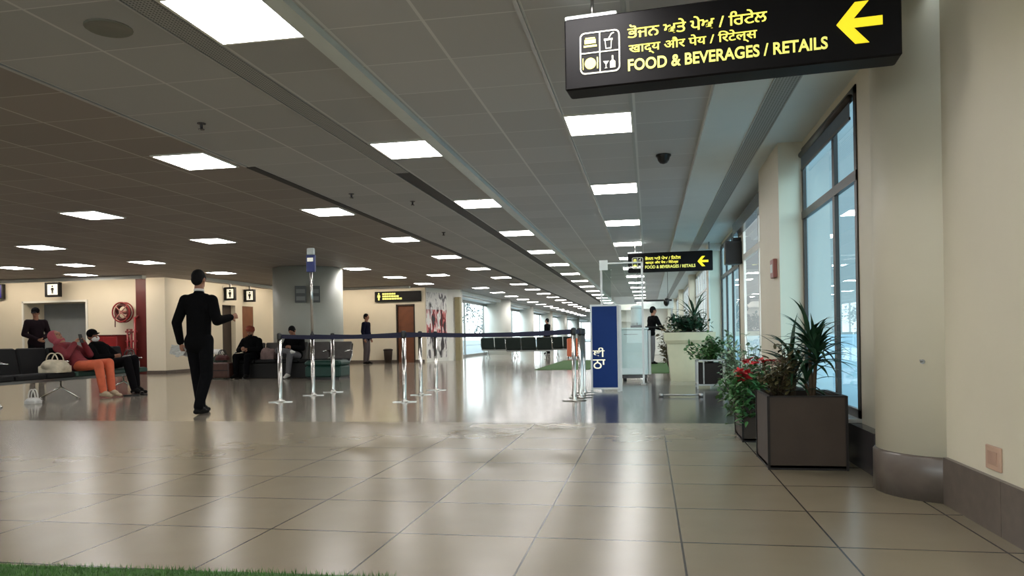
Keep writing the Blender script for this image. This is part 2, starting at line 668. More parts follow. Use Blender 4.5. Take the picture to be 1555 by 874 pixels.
# ceiling strips
struct('trim_1', MB().box(-1.975, -1.865, -6, 92, H - 0.045, H + 0.01), M_strip)
struct('trim_2', MB().box(-4.155, -4.12, -6, 7.2, H - 0.012, H + 0.01), M_alu)
struct('trim_3', MB().box(-4.16, -4.06, 7.25, 92, H - 0.006, H + 0.01), M_slot)
struct('trim_4', MB().box(-7.5, -7.28, 28.3, 92, H - 0.14, H + 0.01), M_strip)
struct('trim_5', MB().box(-0.70, -0.675, -6, 92, H - 0.012, H + 0.01).box(-0.125, -0.10, -6, 92, H - 0.008, H + 0.01), M_alu)

g = thing('linear_diffuser', 'perforated grey linear air diffuser let into the soffit above the windows', 'air diffuser', (0.99, 0, H - 0.05))
MB().box(-0.085, 0.085, 2.0, 60, -0.008, 0).build('grille', M_grille, g)
MB().box(-0.093, -0.085, 2.0, 60, -0.012, 0).box(0.085, 0.093, 2.0, 60, -0.012, 0).build('edge_trim', M_alu, g)
g = thing('linear_diffuser', 'perforated grey linear air diffuser left of the row of lights beside the pale ceiling strip', 'air diffuser', (-2.66, 0, H))
MB().box(-0.08, 0.08, -2, 7.9, -0.008, 0).build('grille', M_grille, g)
MB().box(-0.08, 0.08, 7.9, 60, -0.005, 0).build('slot', M_slot, g)
MB().box(-0.095, -0.08, -2, 60, -0.014, 0).build('edge_trim', M_alu, g)

# ---- right side: wall by the camera, round column, windows
struct('wall_right', MB().box(1.53, 1.9, -6, 4.35, 0, H), M_beige)
cyl = MB().lathe(1.66, 4.60, [(0.37, 0), (0.37, H)], 40)
struct('column', cyl, M_beige)
sk = MB().lathe(1.66, 4.60, [(0.385, 0), (0.385, 0.225), (0.372, 0.24)], 40)
struct('trim_6', sk, M_skirt)
sk2 = MB()
for i in range(12):
    sk2.box(1.505, 1.54, 4.24 - (i + 1) * 0.65 + 0.003, 4.24 - i * 0.65, 0, 0.245)
struct('baseboard_right', sk2, M_skirt)
rw = MB().box(1.45, 1.48, 4.9, 5.53, 0, H)
rw.box(1.45, 1.48, 5.53, 7.38, 0, 0.28).box(1.45, 1.48, 5.53, 7.38, 2.63, H)
rw.box(1.23, 1.48, 7.38, 8.64, 0, H)
rw.box(1.45, 1.48, 8.64, 12.4, 0, 0.12).box(1.45, 1.48, 8.64, 12.4, 2.56, H).box(1.45, 1.48, 11.85, 12.4, 0, H)
rw.box(1.45, 1.48, 12.4, 15.4, 0, 0.28).box(1.45, 1.48, 12.4, 15.4, 2.63, H)
rw.box(1.21, 1.48, 15.4, 16.1, 0, H)
cols = [16.1, 24.0, 32.0, 40.0, 50.0]
for a, b in zip(cols[:-1], cols[1:]):
    rw.box(1.45, 1.48, a, b, 0, 0.28).box(1.45, 1.48, a, b, 2.60, H).box(1.25, 1.48, b - 0.6, b, 0, H)
rw.box(1.45, 1.48, 50, 92, 0, H)
struct('wall_windows', rw, M_beige)
struct('trim_7', MB().box(1.20, 1.225, 15.37, 15.43, 0, H).box(1.21, 1.45, 15.36, 15.395, 2.55, H), M_white)
# dark kerb with a light sill over it
struct('trim_8', MB().box(1.37, 1.45, 4.97, 7.38, 0, 0.27).box(1.15, 1.23, 7.30, 8.72, 0, 0.27).box(1.37, 1.45, 8.72, 15.4, 0, 0.10), M_kerb)
struct('trim_9', MB().box(1.36, 1.48, 5.53, 7.38, 0.272, 0.30), M_alu)

def window(n, y0, y1, z0, z1, mull, trans, fw_, m, glass, xf=1.45, dp=0.018):
    """frame, mullions, transoms and panes of one opening in the window wall"""
    fr = MB()
    fr.box(xf - 0.01, xf + dp, y0, y0 + fw_, z0, z1).box(xf - 0.01, xf + dp, y1 - fw_, y1, z0, z1)
    fr.box(xf - 0.01, xf + dp, y0, y1, z0, z0 + fw_).box(xf - 0.01, xf + dp, y0, y1, z1 - fw_, z1)
    for y in mull:
        fr.box(xf - 0.012, xf + dp, y - fw_ * 0.6, y + fw_ * 0.6, z0, z1)
    for z in trans:
        fr.box(xf - 0.016, xf + dp, y0, y1, z - fw_ * 0.6, z + fw_ * 0.6)
    o = struct('window_%d' % n, fr, m)
    MB().box(xf + 0.008, xf + 0.014, y0 + 0.01, y1 - 0.01, z0 + 0.01, z1 - 0.01).build('glass', glass, o)
    return o

window(1, 5.53, 7.38, 0.30, 2.63, [6.18], [2.0], 0.06, M_bronze, M_tint)
window(2, 8.64, 11.85, 0.12, 2.56, [10.2], [2.05], 0.07, M_white, M_glass)
window(3, 12.4, 15.4, 0.28, 2.63, [13.4, 14.4], [2.0], 0.06, M_bronze, M_tint)
n = 4
for a, b in zip(cols[:-1], cols[1:]):
    window(n, a, b - 0.6, 0.28, 2.60, [a + 0.9 * k for k in range(1, int((b - 0.6 - a) / 0.9) + 1) if a + 0.9 * k < b - 0.8], [2.0], 0.05, M_alu, M_glass)
    n += 1
struct('trim_10', MB().box(1.34, 1.45, 8.66, 12.3, 2.44, 2.62), M_kerb)
g = thing('roller_blind', 'dark grey roller blind drawn a little way down the near window', 'blind', (1.50, 0, 0))
MB().tube([(-0.075, 5.60, 2.555), (-0.075, 7.31, 2.555)], 0.028, 10).build('roller_tube', M_bronze, g)
MB().box(-0.079, -0.076, 5.61, 7.30, 2.42, 2.55).build('fabric', mat('blind fabric', (84, 96, 104), 0.8, noise=0.05), g)
MB().box(-0.083, -0.071, 5.61, 7.30, 2.405, 2.425).build('bottom_bar', M_bronze, g)

# ---- left side
lw = MB()
lw.box(-22, -18.3, 19.2, 19.5, 0, H).box(-18.3, -16.2, 19.2, 19.5, 2.13, H).box(-16.2, -13.5, 19.2, 19.5, 0, H)
lw.box(-18.4, -18.3, 19.5, 19.95, 0, 2.2).box(-16.2, -16.1, 19.5, 19.95, 0, 2.2).box(-18.4, -16.1, 19.3, 19.95, 2.13, 2.3)
struct('wall_left', lw, M_cream)
struct('wall_recess', MB().box(-18.4, -16.1, 19.95, 20.05, 0, 2.3), M_grey)
struct('trim_11', MB().box(-18.36, -18.3, 19.17, 19.2, 0, 2.18).box(-18.36, -16.14, 19.17, 19.2, 2.13, 2.19).box(-16.2, -16.14, 19.17, 19.2, 0, 2.13), M_white)
struct('trim_12', MB().box(-14.1, -13.5, 19.02, 19.2, 0, H), M_cream)
struct('baseboard_left', MB().box(-22, -18.36, 19.18, 19.2, 0, 0.1).box(-16.14, -14.4, 19.18, 19.2, 0, 0.1).box(-14.1, -13.485, 19.0, 19.02, 0, 0.1)
       .box(-13.5, -13.48, 19.02, 21.85, 0, 0.1), M_skirt)
sw = MB().box(-13.8, -13.5, 19.5, 21.9, 0, H).box(-13.8, -13.5, 21.9, 22.68, 2.08, H).box(-13.8, -13.5, 22.68, 23.1, 0, H)
sw.box(-13.8, -13.5, 23.1, 23.82, 2.08, H).box(-13.8, -13.5, 23.82, 26.6, 0, H)
struct('wall_side', sw, M_cream)
d1 = struct('door_1', MB().box(-13.70, -13.66, 21.9, 22.68, 0, 2.08), M_darkdoor)
d2 = struct('door_2', MB().box(-13.56, -13.52, 23.1, 23.82, 0, 2.08), M_door)
MB().tube([(-13.52, 23.74, 1.0), (-13.47, 23.74, 1.0), (-13.47, 23.62, 1.0)], 0.01).build('door_handle', M_steel, d2)
struct('wall_back', MB().box(-13.8, -9.12, 26.3, 26.6, 0, H).box(-9.12, -8.5, 26.3, 26.6, 2.1, H).box(-8.5, -8.05, 26.3, 26.6, 0, H), M_cream)
d3 = struct('door_3', MB().box(-9.12, -8.5, 26.36, 26.41, 0, 2.1), M_door)
MB().box(-9.17, -9.12, 26.28, 26.42, 0, 2.15).box(-8.5, -8.45, 26.28, 26.42, 0, 2.15).box(-9.17, -8.45, 26.28, 26.42, 2.1, 2.15).build('door_frame', M_darkdoor, d3)
MB().tube([(-8.58, 26.36, 1.0), (-8.58, 26.31, 1.0), (-8.70, 26.31, 1.0)], 0.01).build('door_handle', M_steel, d3)
struct('baseboard_back', MB().box(-13.5, -9.17, 26.28, 26.3, 0, 0.1).box(-8.45, -8.1, 26.28, 26.3, 0, 0.1), M_skirt)
struct('wall_corner', MB().prism([(-8.1, 26.3), (-7.6, 27.75), (-7.15, 28.0), (-7.15, 28.3), (-8.4, 28.3), (-8.4, 26.6)], 0, H), M_white)
struct('trim_13', MB().box(-7.33, -7.13, 27.82, 28.05, 0, 2.45), mat('olive post cover', (150, 140, 104), 0.5, noise=0.06))
struct('wall_west', MB().box(-22.2, -22, -6, 19.5, 0, H), M_cream)
struct('wall_rear', MB().box(-22, -15, -6.2, -6, 0, H).box(-15, 1.45, -6.2, -6, 0, 0.12).box(-15, 1.45, -6.2, -6, 2.62, H).box(1.45, 1.9, -6.2, -6, 0, H), M_cream)  # unseen wall behind the camera, opened for the added glazing
gr = MB()
for i in range(12):
    gr.box(-15 + i * 1.4955 - 0.03, -15 + i * 1.4955 + 0.03, -6.14, -6.06, 0.12, 2.62)
gr.box(-15, 1.45, -6.14, -6.06, 0.12, 0.18).box(-15, 1.45, -6.14, -6.06, 2.56, 2.62)
wr = struct('window_10', gr, M_bronze)  # added unseen glazing, lets in fill for surfaces facing the camera
MB().box(-15, 1.45, -6.103, -6.097, 0.15, 2.6).build('glass', M_glass, wr)
struct('wall_end', MB().box(-1.7, 1.45, 50, 50.3, 0, H), M_white)
struct('wall_far', MB().box(-8.2, -1.9, 92, 92.3, 2.5, H).box(-1.9, 1.7, 92, 92.3, 0, H), M_white)
ge = MB().box(-8.2, -1.9, 92.0, 92.08, 0, 0.12).box(-8.2, -1.9, 92.0, 92.08, 2.4, 2.5)
for i in range(6):
    ge.box(-8.2 + i * 1.26 - 0.04, -8.2 + i * 1.26 + 0.04, 92.0, 92.08, 0, 2.5)
we = struct('window_11', ge, M_alu)
MB().box(-8.2, -1.9, 92.03, 92.036, 0.1, 2.45).build('glass', M_glass, we)

# big round pillar and the far pillars along the glazed side
struct('pillar', MB().lathe(-8.70, 18.1, [(0.88, 0), (0.88, H)], 48), mat('pillar cladding', (176, 176, 164), 0.5, noise=0.05, nscale=1.5))
struct('trim_14', MB().lathe(-8.70, 18.1, [(0.895, 0), (0.895, 0.12)], 48), M_skirt)
for i, (py, pr) in enumerate([(37.3, 0.68), (46.5, 0.45), (56, 0.45), (66, 0.45), (78, 0.45)]):
    struct('pillar_far', MB().lathe(-7.58, py, [(pr, 0), (pr, H)], 28), M_white)
gw = MB()
gw.box(-8.12, -8.04, 28.3, 92, 0, 0.12).box(-8.12, -8.04, 28.3, 92, 2.42, 2.54).box(-8.2, -7.5, 28.3, 92, 2.54, H)
y = 28.4
while y < 91:
    gw.box(-8.12, -8.04, y - 0.035, y + 0.035, 0, 2.5)
    y += 3.9
wl = struct('window_9', gw, M_alu)
MB().box(-8.09, -8.084, 28.3, 92, 0.1, 2.5).build('glass', M_glass, wl)

# ================================================================== CEILING LIGHTS
def light_proto(x, y, s=0.272):
    t = thing('ceiling_light', None, 'ceiling light', (x, y, H))
    MB().box(-s - 0.02, -s, -0.32, 0.32, -0.012, 0.01).box(s, s + 0.02, -0.32, 0.32, -0.012, 0.01) \
        .box(-s, s, -0.32, -0.30, -0.012, 0.01).box(-s, s, 0.30, 0.32, -0.012, 0.01).build('frame', M_white, t)
    MB().box(-s, s, -0.30, 0.30, -0.009, 0.01).build('diffuser', M_lamp, t)
    return t

ORD = ['first', 'second', 'third', 'fourth', 'fifth', 'sixth', 'seventh', 'eighth', 'ninth']
proto = light_proto(0, 0)
used = [0]
def place_light(x, y, label, group):
    if not used[0]:
        used[0] = 1
        proto.location = (x, y, H)
        tag(proto, label, None, group)
        return proto
    return dup(proto, (x, y, H), None, label, group)

def light_row(x, y0, step, n, what, group, first_seen=0):
    for i in range(n):
        yy = y0 + step * i
        k = i - first_seen
        if k < 0:
            place_light(x, yy, 'ceiling light above the viewpoint in %s' % what, group + ' overhead')
        elif k < 7:
            place_light(x, yy, 'bright square ceiling light, %s nearest of %s' % (ORD[k], what), group)
        else:
            place_light(x, yy, 'small distant ceiling light far along %s' % what, group + ' far off')

light_row(-2.268, -2.24, 3.06, 22, 'the row beside the pale ceiling strip', 'lights beside the pale strip', 2)
light_row(-0.39, -5.22, 2.93, 19, 'the row on the window side', 'lights on the window side', 4)
light_row(-4.50, -2.7, 3.19, 20, 'the row left of the near air diffuser', 'lights in the third row', 3)
light_row(-7.80, 0.4, 3.0, 5, 'the row over the seats and the walking man', 'lights over the seats', 3)
light_row(-7.50, 18.5, 2.95, 3, 'the row in front of the brown door', 'lights before the brown door')
light_row(-11.3, 0.2, 3.02, 7, 'the row in front of the fire hose reel', 'lights before the hose reel', 4)
light_row(-14.9, 6.3, 3.02, 4, 'the row in front of the grey shutter', 'lights before the grey shutter', 3)
light_row(-18.4, 6.3, 3.02, 4, 'the row at the seating area end', 'lights at the seating area end', 3)
for x, y, l in [(-13.15, 15.29, 'bright square ceiling light standing between two rows before the hose reel'),
                (-14.9, 17.5, 'bright square ceiling light close to the wall with the red box'),
                (-6.07, 21.2, 'bright square ceiling light alone between the pillar and the third row')]:
    place_light(x, y, l, None)
light_row(-6.2, 27.4, 3.2, 15, 'the row along the glazed far side', 'lights along the glazed far side')

# added fill strips under the ceiling, open side turned to brighten the wall
M_fill = mat('added warm fill glow', (255, 236, 205), 0.6, emit=17.0, ergb=(255, 240, 220), noise=0.01)
def fill_strip(label, x0, y0, x1, y1, loc_side):
    L = math.hypot(x1 - x0, y1 - y0)
    t = thing('wall_fill_strip', label, 'fill light', (x0, y0, H), math.atan2(y1 - y0, x1 - x0))
    MB().box(0, L, -0.02, 0.0, -0.10, 0).box(0, L, -0.02, 0.14, -0.012, 0).box(-0.01, 0, -0.02, 0.14, -0.10, 0).box(L, L + 0.01, -0.02, 0.14, -0.10, 0).build('housing', M_white, t)
    mb = MB()
    mb.add([(0, 0.0, -0.095), (L, 0.0, -0.095), (L, 0.12, -0.014), (0, 0.12, -0.014), (0, 0.0, -0.014), (L, 0.0, -0.014)],
           [(0, 1, 2, 3), (0, 4, 5, 1), (4, 3, 2, 5), (0, 3, 4), (1, 5, 2)])
    mb.build('lamp', M_fill, t)
fill_strip('added fill strip brightening the cream wall above the red cabinet and grey shutter', -20.0, 18.2, -13.6, 18.2, 1)
fill_strip('added fill strip brightening the cream wall beside the brown door', -12.9, 25.2, -8.3, 25.2, 1)
fill_strip('added fill strip brightening the side wall with the two doors', -12.55, 19.3, -12.55, 25.0, 1)

# ceiling fittings
def fitting(name, label, cat, x, y, r, prof, m):
    o = MB().lathe(0, 0, [(a * r, b) for a, b in prof], 20).build(name, m, None, (x, y, H))
    return tag(o, label, cat)
DOME = [(1.0, 0.005), (1.05, -0.012), (0.85, -0.03), (0.75, -0.06), (0.5, -0.085), (0.1, -0.095)]
fitting('dome_camera', 'black dome camera on the grey ceiling right of the window side lights', 'camera', 0.18, 7.8, 0.075, DOME, M_black)
fitting('ceiling_speaker', 'flush round grille on the ceiling panels left of the near diffuser', 'speaker', -3.06, 3.84, 0.13, [(1.0, 0.005), (1.0, -0.006), (0.93, -0.012), (0.9, -0.006), (0.1, -0.009)], mat('speaker grille', (120, 118, 108), 0.6))
SPR = [(1.0, 0.005), (1.0, -0.006), (0.4, -0.008), (0.3, -0.045), (0.75, -0.05), (0.7, -0.055)]
for (x, y, l) in [(-3.67, 5.69, 'small sprinkler head near the round ceiling grille'),
                  (-3.67, 8.9, 'small sprinkler head between the second near lights'),
                  (-3.09, 9.6, 'small dark sprinkler head close to the slot diffuser'),
                  (-3.5, 12.6, 'small dark sprinkler head over the rope barrier')]:
    fitting('sprinkler', l, 'sprinkler', x, y, 0.035, SPR, M_kerb)

# ================================================================== SIGNS
def poly_plate(pts, y0, y1):
    """an outline in the XZ plane given thickness along Y"""
    mb = MB()
    n = len(pts)
    a = sum(pts[i][0] * pts[(i + 1) % n][1] - pts[(i + 1) % n][0] * pts[i][1] for i in range(n))
    if a < 0:
        pts = pts[::-1]
    vs = [(x, y0, z) for x, z in pts] + [(x, y1, z) for x, z in pts]
    fs = [tuple(range(n)), tuple(range(2 * n - 1, n - 1, -1))] + [((i + 1) % n, i, n + i, n + (i + 1) % n) for i in range(n)]
    return mb.add(vs, fs)

def merge(*mbs):
    r = MB()
    for m in mbs:
        o = len(r.v)
        r.v += m.v
        r.f += [tuple(i + o for i in f) for f in m.f]
        r.smooth += m.smooth
    return r

def rrect(x0, x1, z0, z1, r, n=5):
    pts = []
    for cx, cz, a0 in ((x1 - r, z1 - r, 0), (x0 + r, z1 - r, 90), (x0 + r, z0 + r, 180), (x1 - r, z0 + r, 270)):
        for k in range(n + 1):
            a = R(a0 + 90 * k / n)
            pts.append((cx + r * math.cos(a), cz + r * math.sin(a)))
    return pts

ARROW = [(1.354, 2.41), (1.438, 2.511), (1.500, 2.511), (1.432, 2.432), (1.56, 2.432), (1.56, 2.388), (1.432, 2.388), (1.500, 2.309), (1.438, 2.309)]
def shop_sign(label, loc, rotz):
    t = thing('hanging_sign', label, 'sign', loc, rotz)
    bd = MB().bbox(0, 1.645, 0, 0.16, 2.233, 2.616, 0.008).build('sign_box', M_signblack, t)
    for x in (0.0, 1.36):
        MB().bbox(x, x + 0.28, 0.02, 0.14, 2.616, 2.640, 0.004).build('mounting_plate', M_strip, t)
    for x in (0.14, 1.58):
        MB().tube([(x, 0.08, 2.63), (x, 0.08, H - loc[2])], 0.009).build('hanger_rod', M_steel, t)
    for body, x, z, wd, ht, b in (('\u0a2d\u0a4b\u0a1c\u0a28 \u0a05\u0a24\u0a47 \u0a2a\u0a47\u0a05 / \u0a3f\u0a30\u0a1f\u0a47\u0a32', 0.339, 2.472, 0.696, 0.071, 0.016),
                                  ('\u0916\u093e\u0926\u094d\u092f \u0914\u0930 \u092a\u0947\u092f / \u093f\u0930\u091f\u0947\u0932\u094d\u0938', 0.344, 2.380, 0.642, 0.071, 0.016),
                                  ('FOOD & BEVERAGES / RETAILS', 0.339, 2.300, 0.975, 0.062, 0.022)):
        link('lettering', (text_mesh if body[0] == 'F' else glyph_text)(body, x, z, wd, ht, -0.0005, b), M_yellow, t)
    poly_plate(ARROW, -0.004, 0.001).build('arrow', M_amber, t)
    # pictogram panel: rounded outline, a cross and four little pictures
    fr = MB()
    o, i_ = rrect(0.084, 0.298, 2.308, 2.530, 0.028), rrect(0.091, 0.291, 2.315, 2.523, 0.022)
    n = len(o)
    vs = [(x, -0.004, z) for x, z in o] + [(x, -0.004, z) for x, z in i_] + [(x, 0.001, z) for x, z in o]
    fr.add(vs, [(k, n + k, n + (k + 1) % n, (k + 1) % n) for k in range(n)] + [(k, (k + 1) % n, 2 * n + (k + 1) % n, 2 * n + k) for k in range(n)])
    fr.box(0.188, 0.194, -0.004, 0.001, 2.315, 2.523).box(0.091, 0.291, -0.004, 0.001, 2.417, 2.423)
    fr.build('pictogram_frame', M_signwhite, t)
    ic = MB()
    ic.box(0.110, 0.170, -0.003, 0.001, 2.470, 2.492).box(0.105, 0.175, -0.003, 0.001, 2.452, 2.462).box(0.115, 0.165, -0.003, 0.001, 2.496, 2.502)   # sandwich
    pc = [(0.139 + 0.030 * math.cos(2 * PI * k / 24), 2.364 + 0.030 * math.sin(2 * PI * k / 24)) for k in range(24)]
    ic = merge(ic, poly_plate(pc, -0.003, 0.001))                                          # plate with fork and knife
    ic.box(0.098, 0.102, -0.003, 0.001, 2.335, 2.395).box(0.174, 0.180, -0.003, 0.001, 2.335, 2.395)
    ic.build('meal_pictogram', M_yellow, t)
    ic = poly_plate([(0.222, 2.432), (0.252, 2.432), (0.256, 2.476), (0.252, 2.476), (0.249, 2.437), (0.225, 2.437), (0.222, 2.476), (0.218, 2.476)], -0.003, 0.001)
    ic.box(0.214, 0.260, -0.003, 0.001, 2.476, 2.486)
    ic = merge(ic, poly_plate([(0.236, 2.486), (0.241, 2.486), (0.256, 2.508), (0.268, 2.512), (0.267, 2.517), (0.252, 2.513)], -0.003, 0.001))   # cup with straw
    ic = merge(ic, poly_plate([(0.244, 2.330), (0.272, 2.330), (0.272, 2.362), (0.262, 2.372), (0.262, 2.394), (0.254, 2.394), (0.254, 2.372), (0.244, 2.362)], -0.003, 0.001))   # bottle
    ic = merge(ic, poly_plate([(0.208, 2.368), (0.238, 2.368), (0.225, 2.350), (0.225, 2.334), (0.232, 2.330), (0.214, 2.330), (0.221, 2.334), (0.221, 2.350)], -0.003, 0.001))   # glass
    ic.build('drink_pictogram', M_signwhite, t)
    return t

shop_sign('big black hanging sign reading FOOD & BEVERAGES / RETAILS with a large yellow arrow', (-0.42, 4.0, 0), -0.0953)
shop_sign('smaller looking black sign with pale arrow hanging before the far beige pilaster', (-0.385, 15.1, -0.09), -0.05)

def figure_icon(x, z, h, y, m=None):
    """a small standing-figure pictogram"""
    r = h * 0.11
    mb = poly_plate([(x + r * math.cos(2 * PI * k / 14), z + h - r + r * math.sin(2 * PI * k / 14)) for k in range(14)], y - 0.004, y)
    b = [(-.17, .72), (.17, .72), (.22, .40), (.15, .40), (.12, .62), (.10, 0), (.02, 0), (.0, .38), (-.02, 0), (-.10, 0), (-.12, .62), (-.15, .40), (-.22, .40)]
    return merge(mb, poly_plate([(x + px * h, z + pz * h) for px, pz in b], y - 0.004, y))

def toilet_box(label, x, y, z, wd=0.36):
    t = thing('pictogram_sign', label, 'sign', (x, y, z), 0, None)
    MB().bbox(-wd / 2, wd / 2, 0, 0.14, 0, 0.42, 0.006).build('sign_box', M_signblack, t)
    MB().box(-wd / 2 + 0.10, wd / 2 - 0.03, -0.003, 0.002, 0.06, 0.36).build('lit_panel', M_signwhite, t)
    figure_icon(0.035, 0.09, 0.24, -0.004).build('figure', M_signblack, t)
    MB().box(-0.03, 0.03, 0.05, 0.09, 0.42, H - z).build('bracket', M_steel, t)
    return t
toilet_box('small black pictogram sign box above the grey shutter', -16.95, 18.75, 2.27, 0.46)
toilet_box('small black pictogram sign box above the dark doorway', -13.28, 21.95, 2.22)
toilet_box('small black pictogram sign box above the brown door beyond the dark doorway', -13.28, 23.15, 2.22)

t = thing('wall_sign', 'wide black sign with yellow lines mounted over the brown door by the poster', 'sign', (-9.95, 26.18, 2.25))
MB().bbox(0, 1.76, 0, 0.12, 0, 0.38, 0.008).build('sign_box', M_signblack, t)
figure_icon(0.16, 0.06, 0.27, 0.0).build('figure', M_yellow, t)
ln = MB()
rr = random.Random(3)
for zz, wd in ((0.26, 0.48), (0.17, 0.62), (0.08, 0.70)):
    x = 0.30
    while x < 0.30 + wd:
        q = rr.uniform(0.05, 0.10)
        ln.box(x, x + q, -0.003, 0.002, zz, zz + 0.06)
        x += q + 0.016
ln.build('lettering', M_yellow, t)

t = thing('info_screen', 'blue lit screen on the wall at the very edge left of the shutter', 'screen', (-19.9, 19.06, 2.28))
MB().bbox(0, 0.98, 0, 0.13, 0, 0.44, 0.01).build('housing', M_black, t)
MB().box(0.03, 0.95, -0.003, 0.002, 0.03, 0.41).build('display', mat('blue display', (50, 40, 120), 0.3, emit=0.5, noise=0.2, nscale=4), t)

t = thing('notice_board', 'pair of dark grey notice plates on the round pillar behind the blue-capped pole', 'notice', (-8.285, 17.20, 0), 0.44)
MB().bbox(-0.30, -0.03, 0.0, 0.06, 1.83, 2.24, 0.004).bbox(0.06, 0.30, 0.0, 0.06, 1.83, 2.24, 0.004).build('plate', mat('grey notice', (86, 88, 86), 0.5, noise=0.1), t)
ln = MB()
for x0, x1 in ((-0.27, -0.06), (0.09, 0.27)):
    for k in range(2):
        ln.box(x0, x1, -0.003, 0.001, 1.88 + 0.18 * k, 1.98 + 0.18 * k)
ln.build('print', mat('pale print', (128, 130, 126), 0.6), t)

# advertising panel on the chamfered wall
pm, pt, pb = node_mat('poster print')
co = nd(pt, 'ShaderNodeTexCoord')
mp = nd(pt, 'ShaderNodeMapping')
mp.inputs['Scale'].default_value = (3.6, 3.6, 1.1)
pt.links.new(co.outputs['Object'], mp.inputs['Vector'])
nz = nd(pt, 'ShaderNodeTexNoise')
nz.inputs['Scale'].default_value = 1.4
nz.inputs['Detail'].default_value = 3
nz.inputs['Distortion'].default_value = 0.6
pt.links.new(mp.outputs[0], nz.inputs['Vector'])
c1 = nd(pt, 'ShaderNodeValToRGB')
c1.color_ramp.interpolation = 'CONSTANT'
for p_, c_ in ((0.0, (40, 34, 36)), (0.42, (120, 30, 34)), (0.48, (206, 120, 116)), (0.53, (232, 226, 220)), (0.62, (150, 146, 146))):
    e = c1.color_ramp.elements.new(p_)
    e.color = (*lin(c_), 1)
c2 = nd(pt, 'ShaderNodeValToRGB')
c2.color_ramp.interpolation = 'CONSTANT'
for p_, c_ in ((0.0, (60, 54, 54)), (0.40, (170, 166, 162)), (0.47, (226, 222, 216)), (0.60, (110, 106, 106))):
    e = c2.color_ramp.elements.new(p_)
    e.color = (*lin(c_), 1)
sp = nd(pt, 'ShaderNodeSeparateXYZ')
pt.links.new(co.outputs['Object'], sp.inputs[0])
band = mth(pt, 'MULTIPLY', mth(pt, 'GREATER_THAN', sp.outputs[2], 1.05), mth(pt, 'LESS_THAN', sp.outputs[2], 1.95))
mx = nd(pt, 'ShaderNodeMix')
mx.data_type = 'RGBA'
pt.links.new(band, mx.inputs['Factor'])
for src, dst in ((nz.outputs['Fac'], c1.inputs[0]), (nz.outputs['Fac'], c2.inputs[0]), (c2.outputs[0], mx.inputs['A']), (c1.outputs[0], mx.inputs['B']), (mx.outputs['Result'], pb.inputs['Base Color'])):
    pt.links.new(src, dst)
ang = math.atan2(1.45, 0.5)
t = thing('advertising_panel', 'tall red and white poster panel on the wall corner right of the brown door', 'poster', (-8.13, 26.36, 0), ang)
MB().box(0.0, 1.42, -0.05, -0.004, 0.10, 2.62).build('panel', M_white, t)
MB().box(0.03, 1.39, -0.056, -0.05, 0.14, 2.59).build('poster', pm, t)

# ================================================================== FIRE EQUIPMENT (left wall)
struct('trim_15', MB().box(-14.46, -14.12, 19.06, 19.2, 0, H), M_darkred)
t = thing('hose_reel', 'round red fire hose reel on the wall above the red cabinet', 'hose reel', (-14.78, 18.95, 1.78))
ring = lambda r, y, z0=0: [(r * math.cos(2 * PI * k / 28), y, r * math.sin(2 * PI * k / 28)) for k in range(28)]
MB().tube(ring(0.275, -0.10), 0.022, 8, True).tube(ring(0.275, 0.06), 0.022, 8, True).build('flange', M_red, t)
hz = MB()
for k, (rr_, yy) in enumerate(((0.20, -0.07), (0.20, -0.02), (0.20, 0.03), (0.235, -0.045), (0.235, 0.005))):
    hz.tube(ring(rr_, yy), 0.024, 8, True)
hz.tube([(-0.235, -0.02, 0), (-0.25, -0.02, -0.12), (-0.25, -0.03, -0.42)], 0.015)
hz.build('hose', M_darkred, t)
hb = MB().tube([(0, -0.11, 0), (0, 0.24, 0)], 0.05, 14)
for k in range(4):
    a = PI / 4 + k * PI / 2
    hb.tube([(0, -0.10, 0), (0.27 * math.cos(a), -0.10, 0.27 * math.sin(a))], 0.014)
hb.build('hub', mat('pale red hub', (170, 110, 100), 0.4), t)
t = thing('fire_riser', 'red fire riser pipes with valve wheels beside the dark red cover panel', 'pipework', (-14.52, 18.9, 0))
for x in (-0.10, 0.02, 0.14):
    MB().tube([(x, 0, 0), (x, 0, 1.30 if x < 0.1 else 1.62)], 0.036 if x > 0 else 0.028, 10).build('pipe', M_red, t)
for z in (0.35, 0.72, 0.95, 1.22):
    MB().tube([(-0.16, 0, z), (0.20, 0, z)], 0.026, 8).build('cross_pipe', M_red, t)
MB().tube([(0.14, 0, 1.6), (0.14, 0.15, 1.66)], 0.036).build('elbow', M_red, t)
for z in (0.72, 1.22):
    wv = MB().tube([(0.02 + 0.075 * math.cos(2 * PI * k / 18), -0.10, z + 0.075 * math.sin(2 * PI * k / 18)) for k in range(18)], 0.011, 6, True)
    wv.tube([(0.02, -0.10, z), (0.02, 0, z)], 0.012).tube([(-0.05, -0.10, z), (0.09, -0.10, z)], 0.008)
    wv.build('valve_wheel', M_darkred, t)
t = thing('fire_cabinet', 'wide red metal fire cabinet standing against the cream wall', 'cabinet', (-15.08, 18.85, 0))
MB().bbox(-0.55, 0.32, -0.2, 0.3, 0.06, 1.12, 0.012).build('body', M_red, t)
for x0, x1 in ((-0.53, -0.125), (-0.105, 0.30)):
    d = MB().bbox(x0, x1, -0.215, -0.198, 0.10, 1.08, 0.006).build('door', M_red, t)
    MB().tube([((x1 - 0.05 if x0 < -0.2 else x0 + 0.05), -0.23, z) for z in (0.62, 0.72)], 0.008).build('handle', M_steel, d)
MB().bbox(-0.57, 0.34, -0.22, 0.3, 1.12, 1.14, 0.006).build('lid', M_darkred, t)
MB().box(-0.50, 0.27, -0.17, 0.27, 0, 0.06).build('plinth', M_black, t)
t = thing('fire_extinguisher', 'fire extinguisher with a cream label on the floor by the riser pipes', 'fire extinguisher', (-14.30, 18.6, 0))
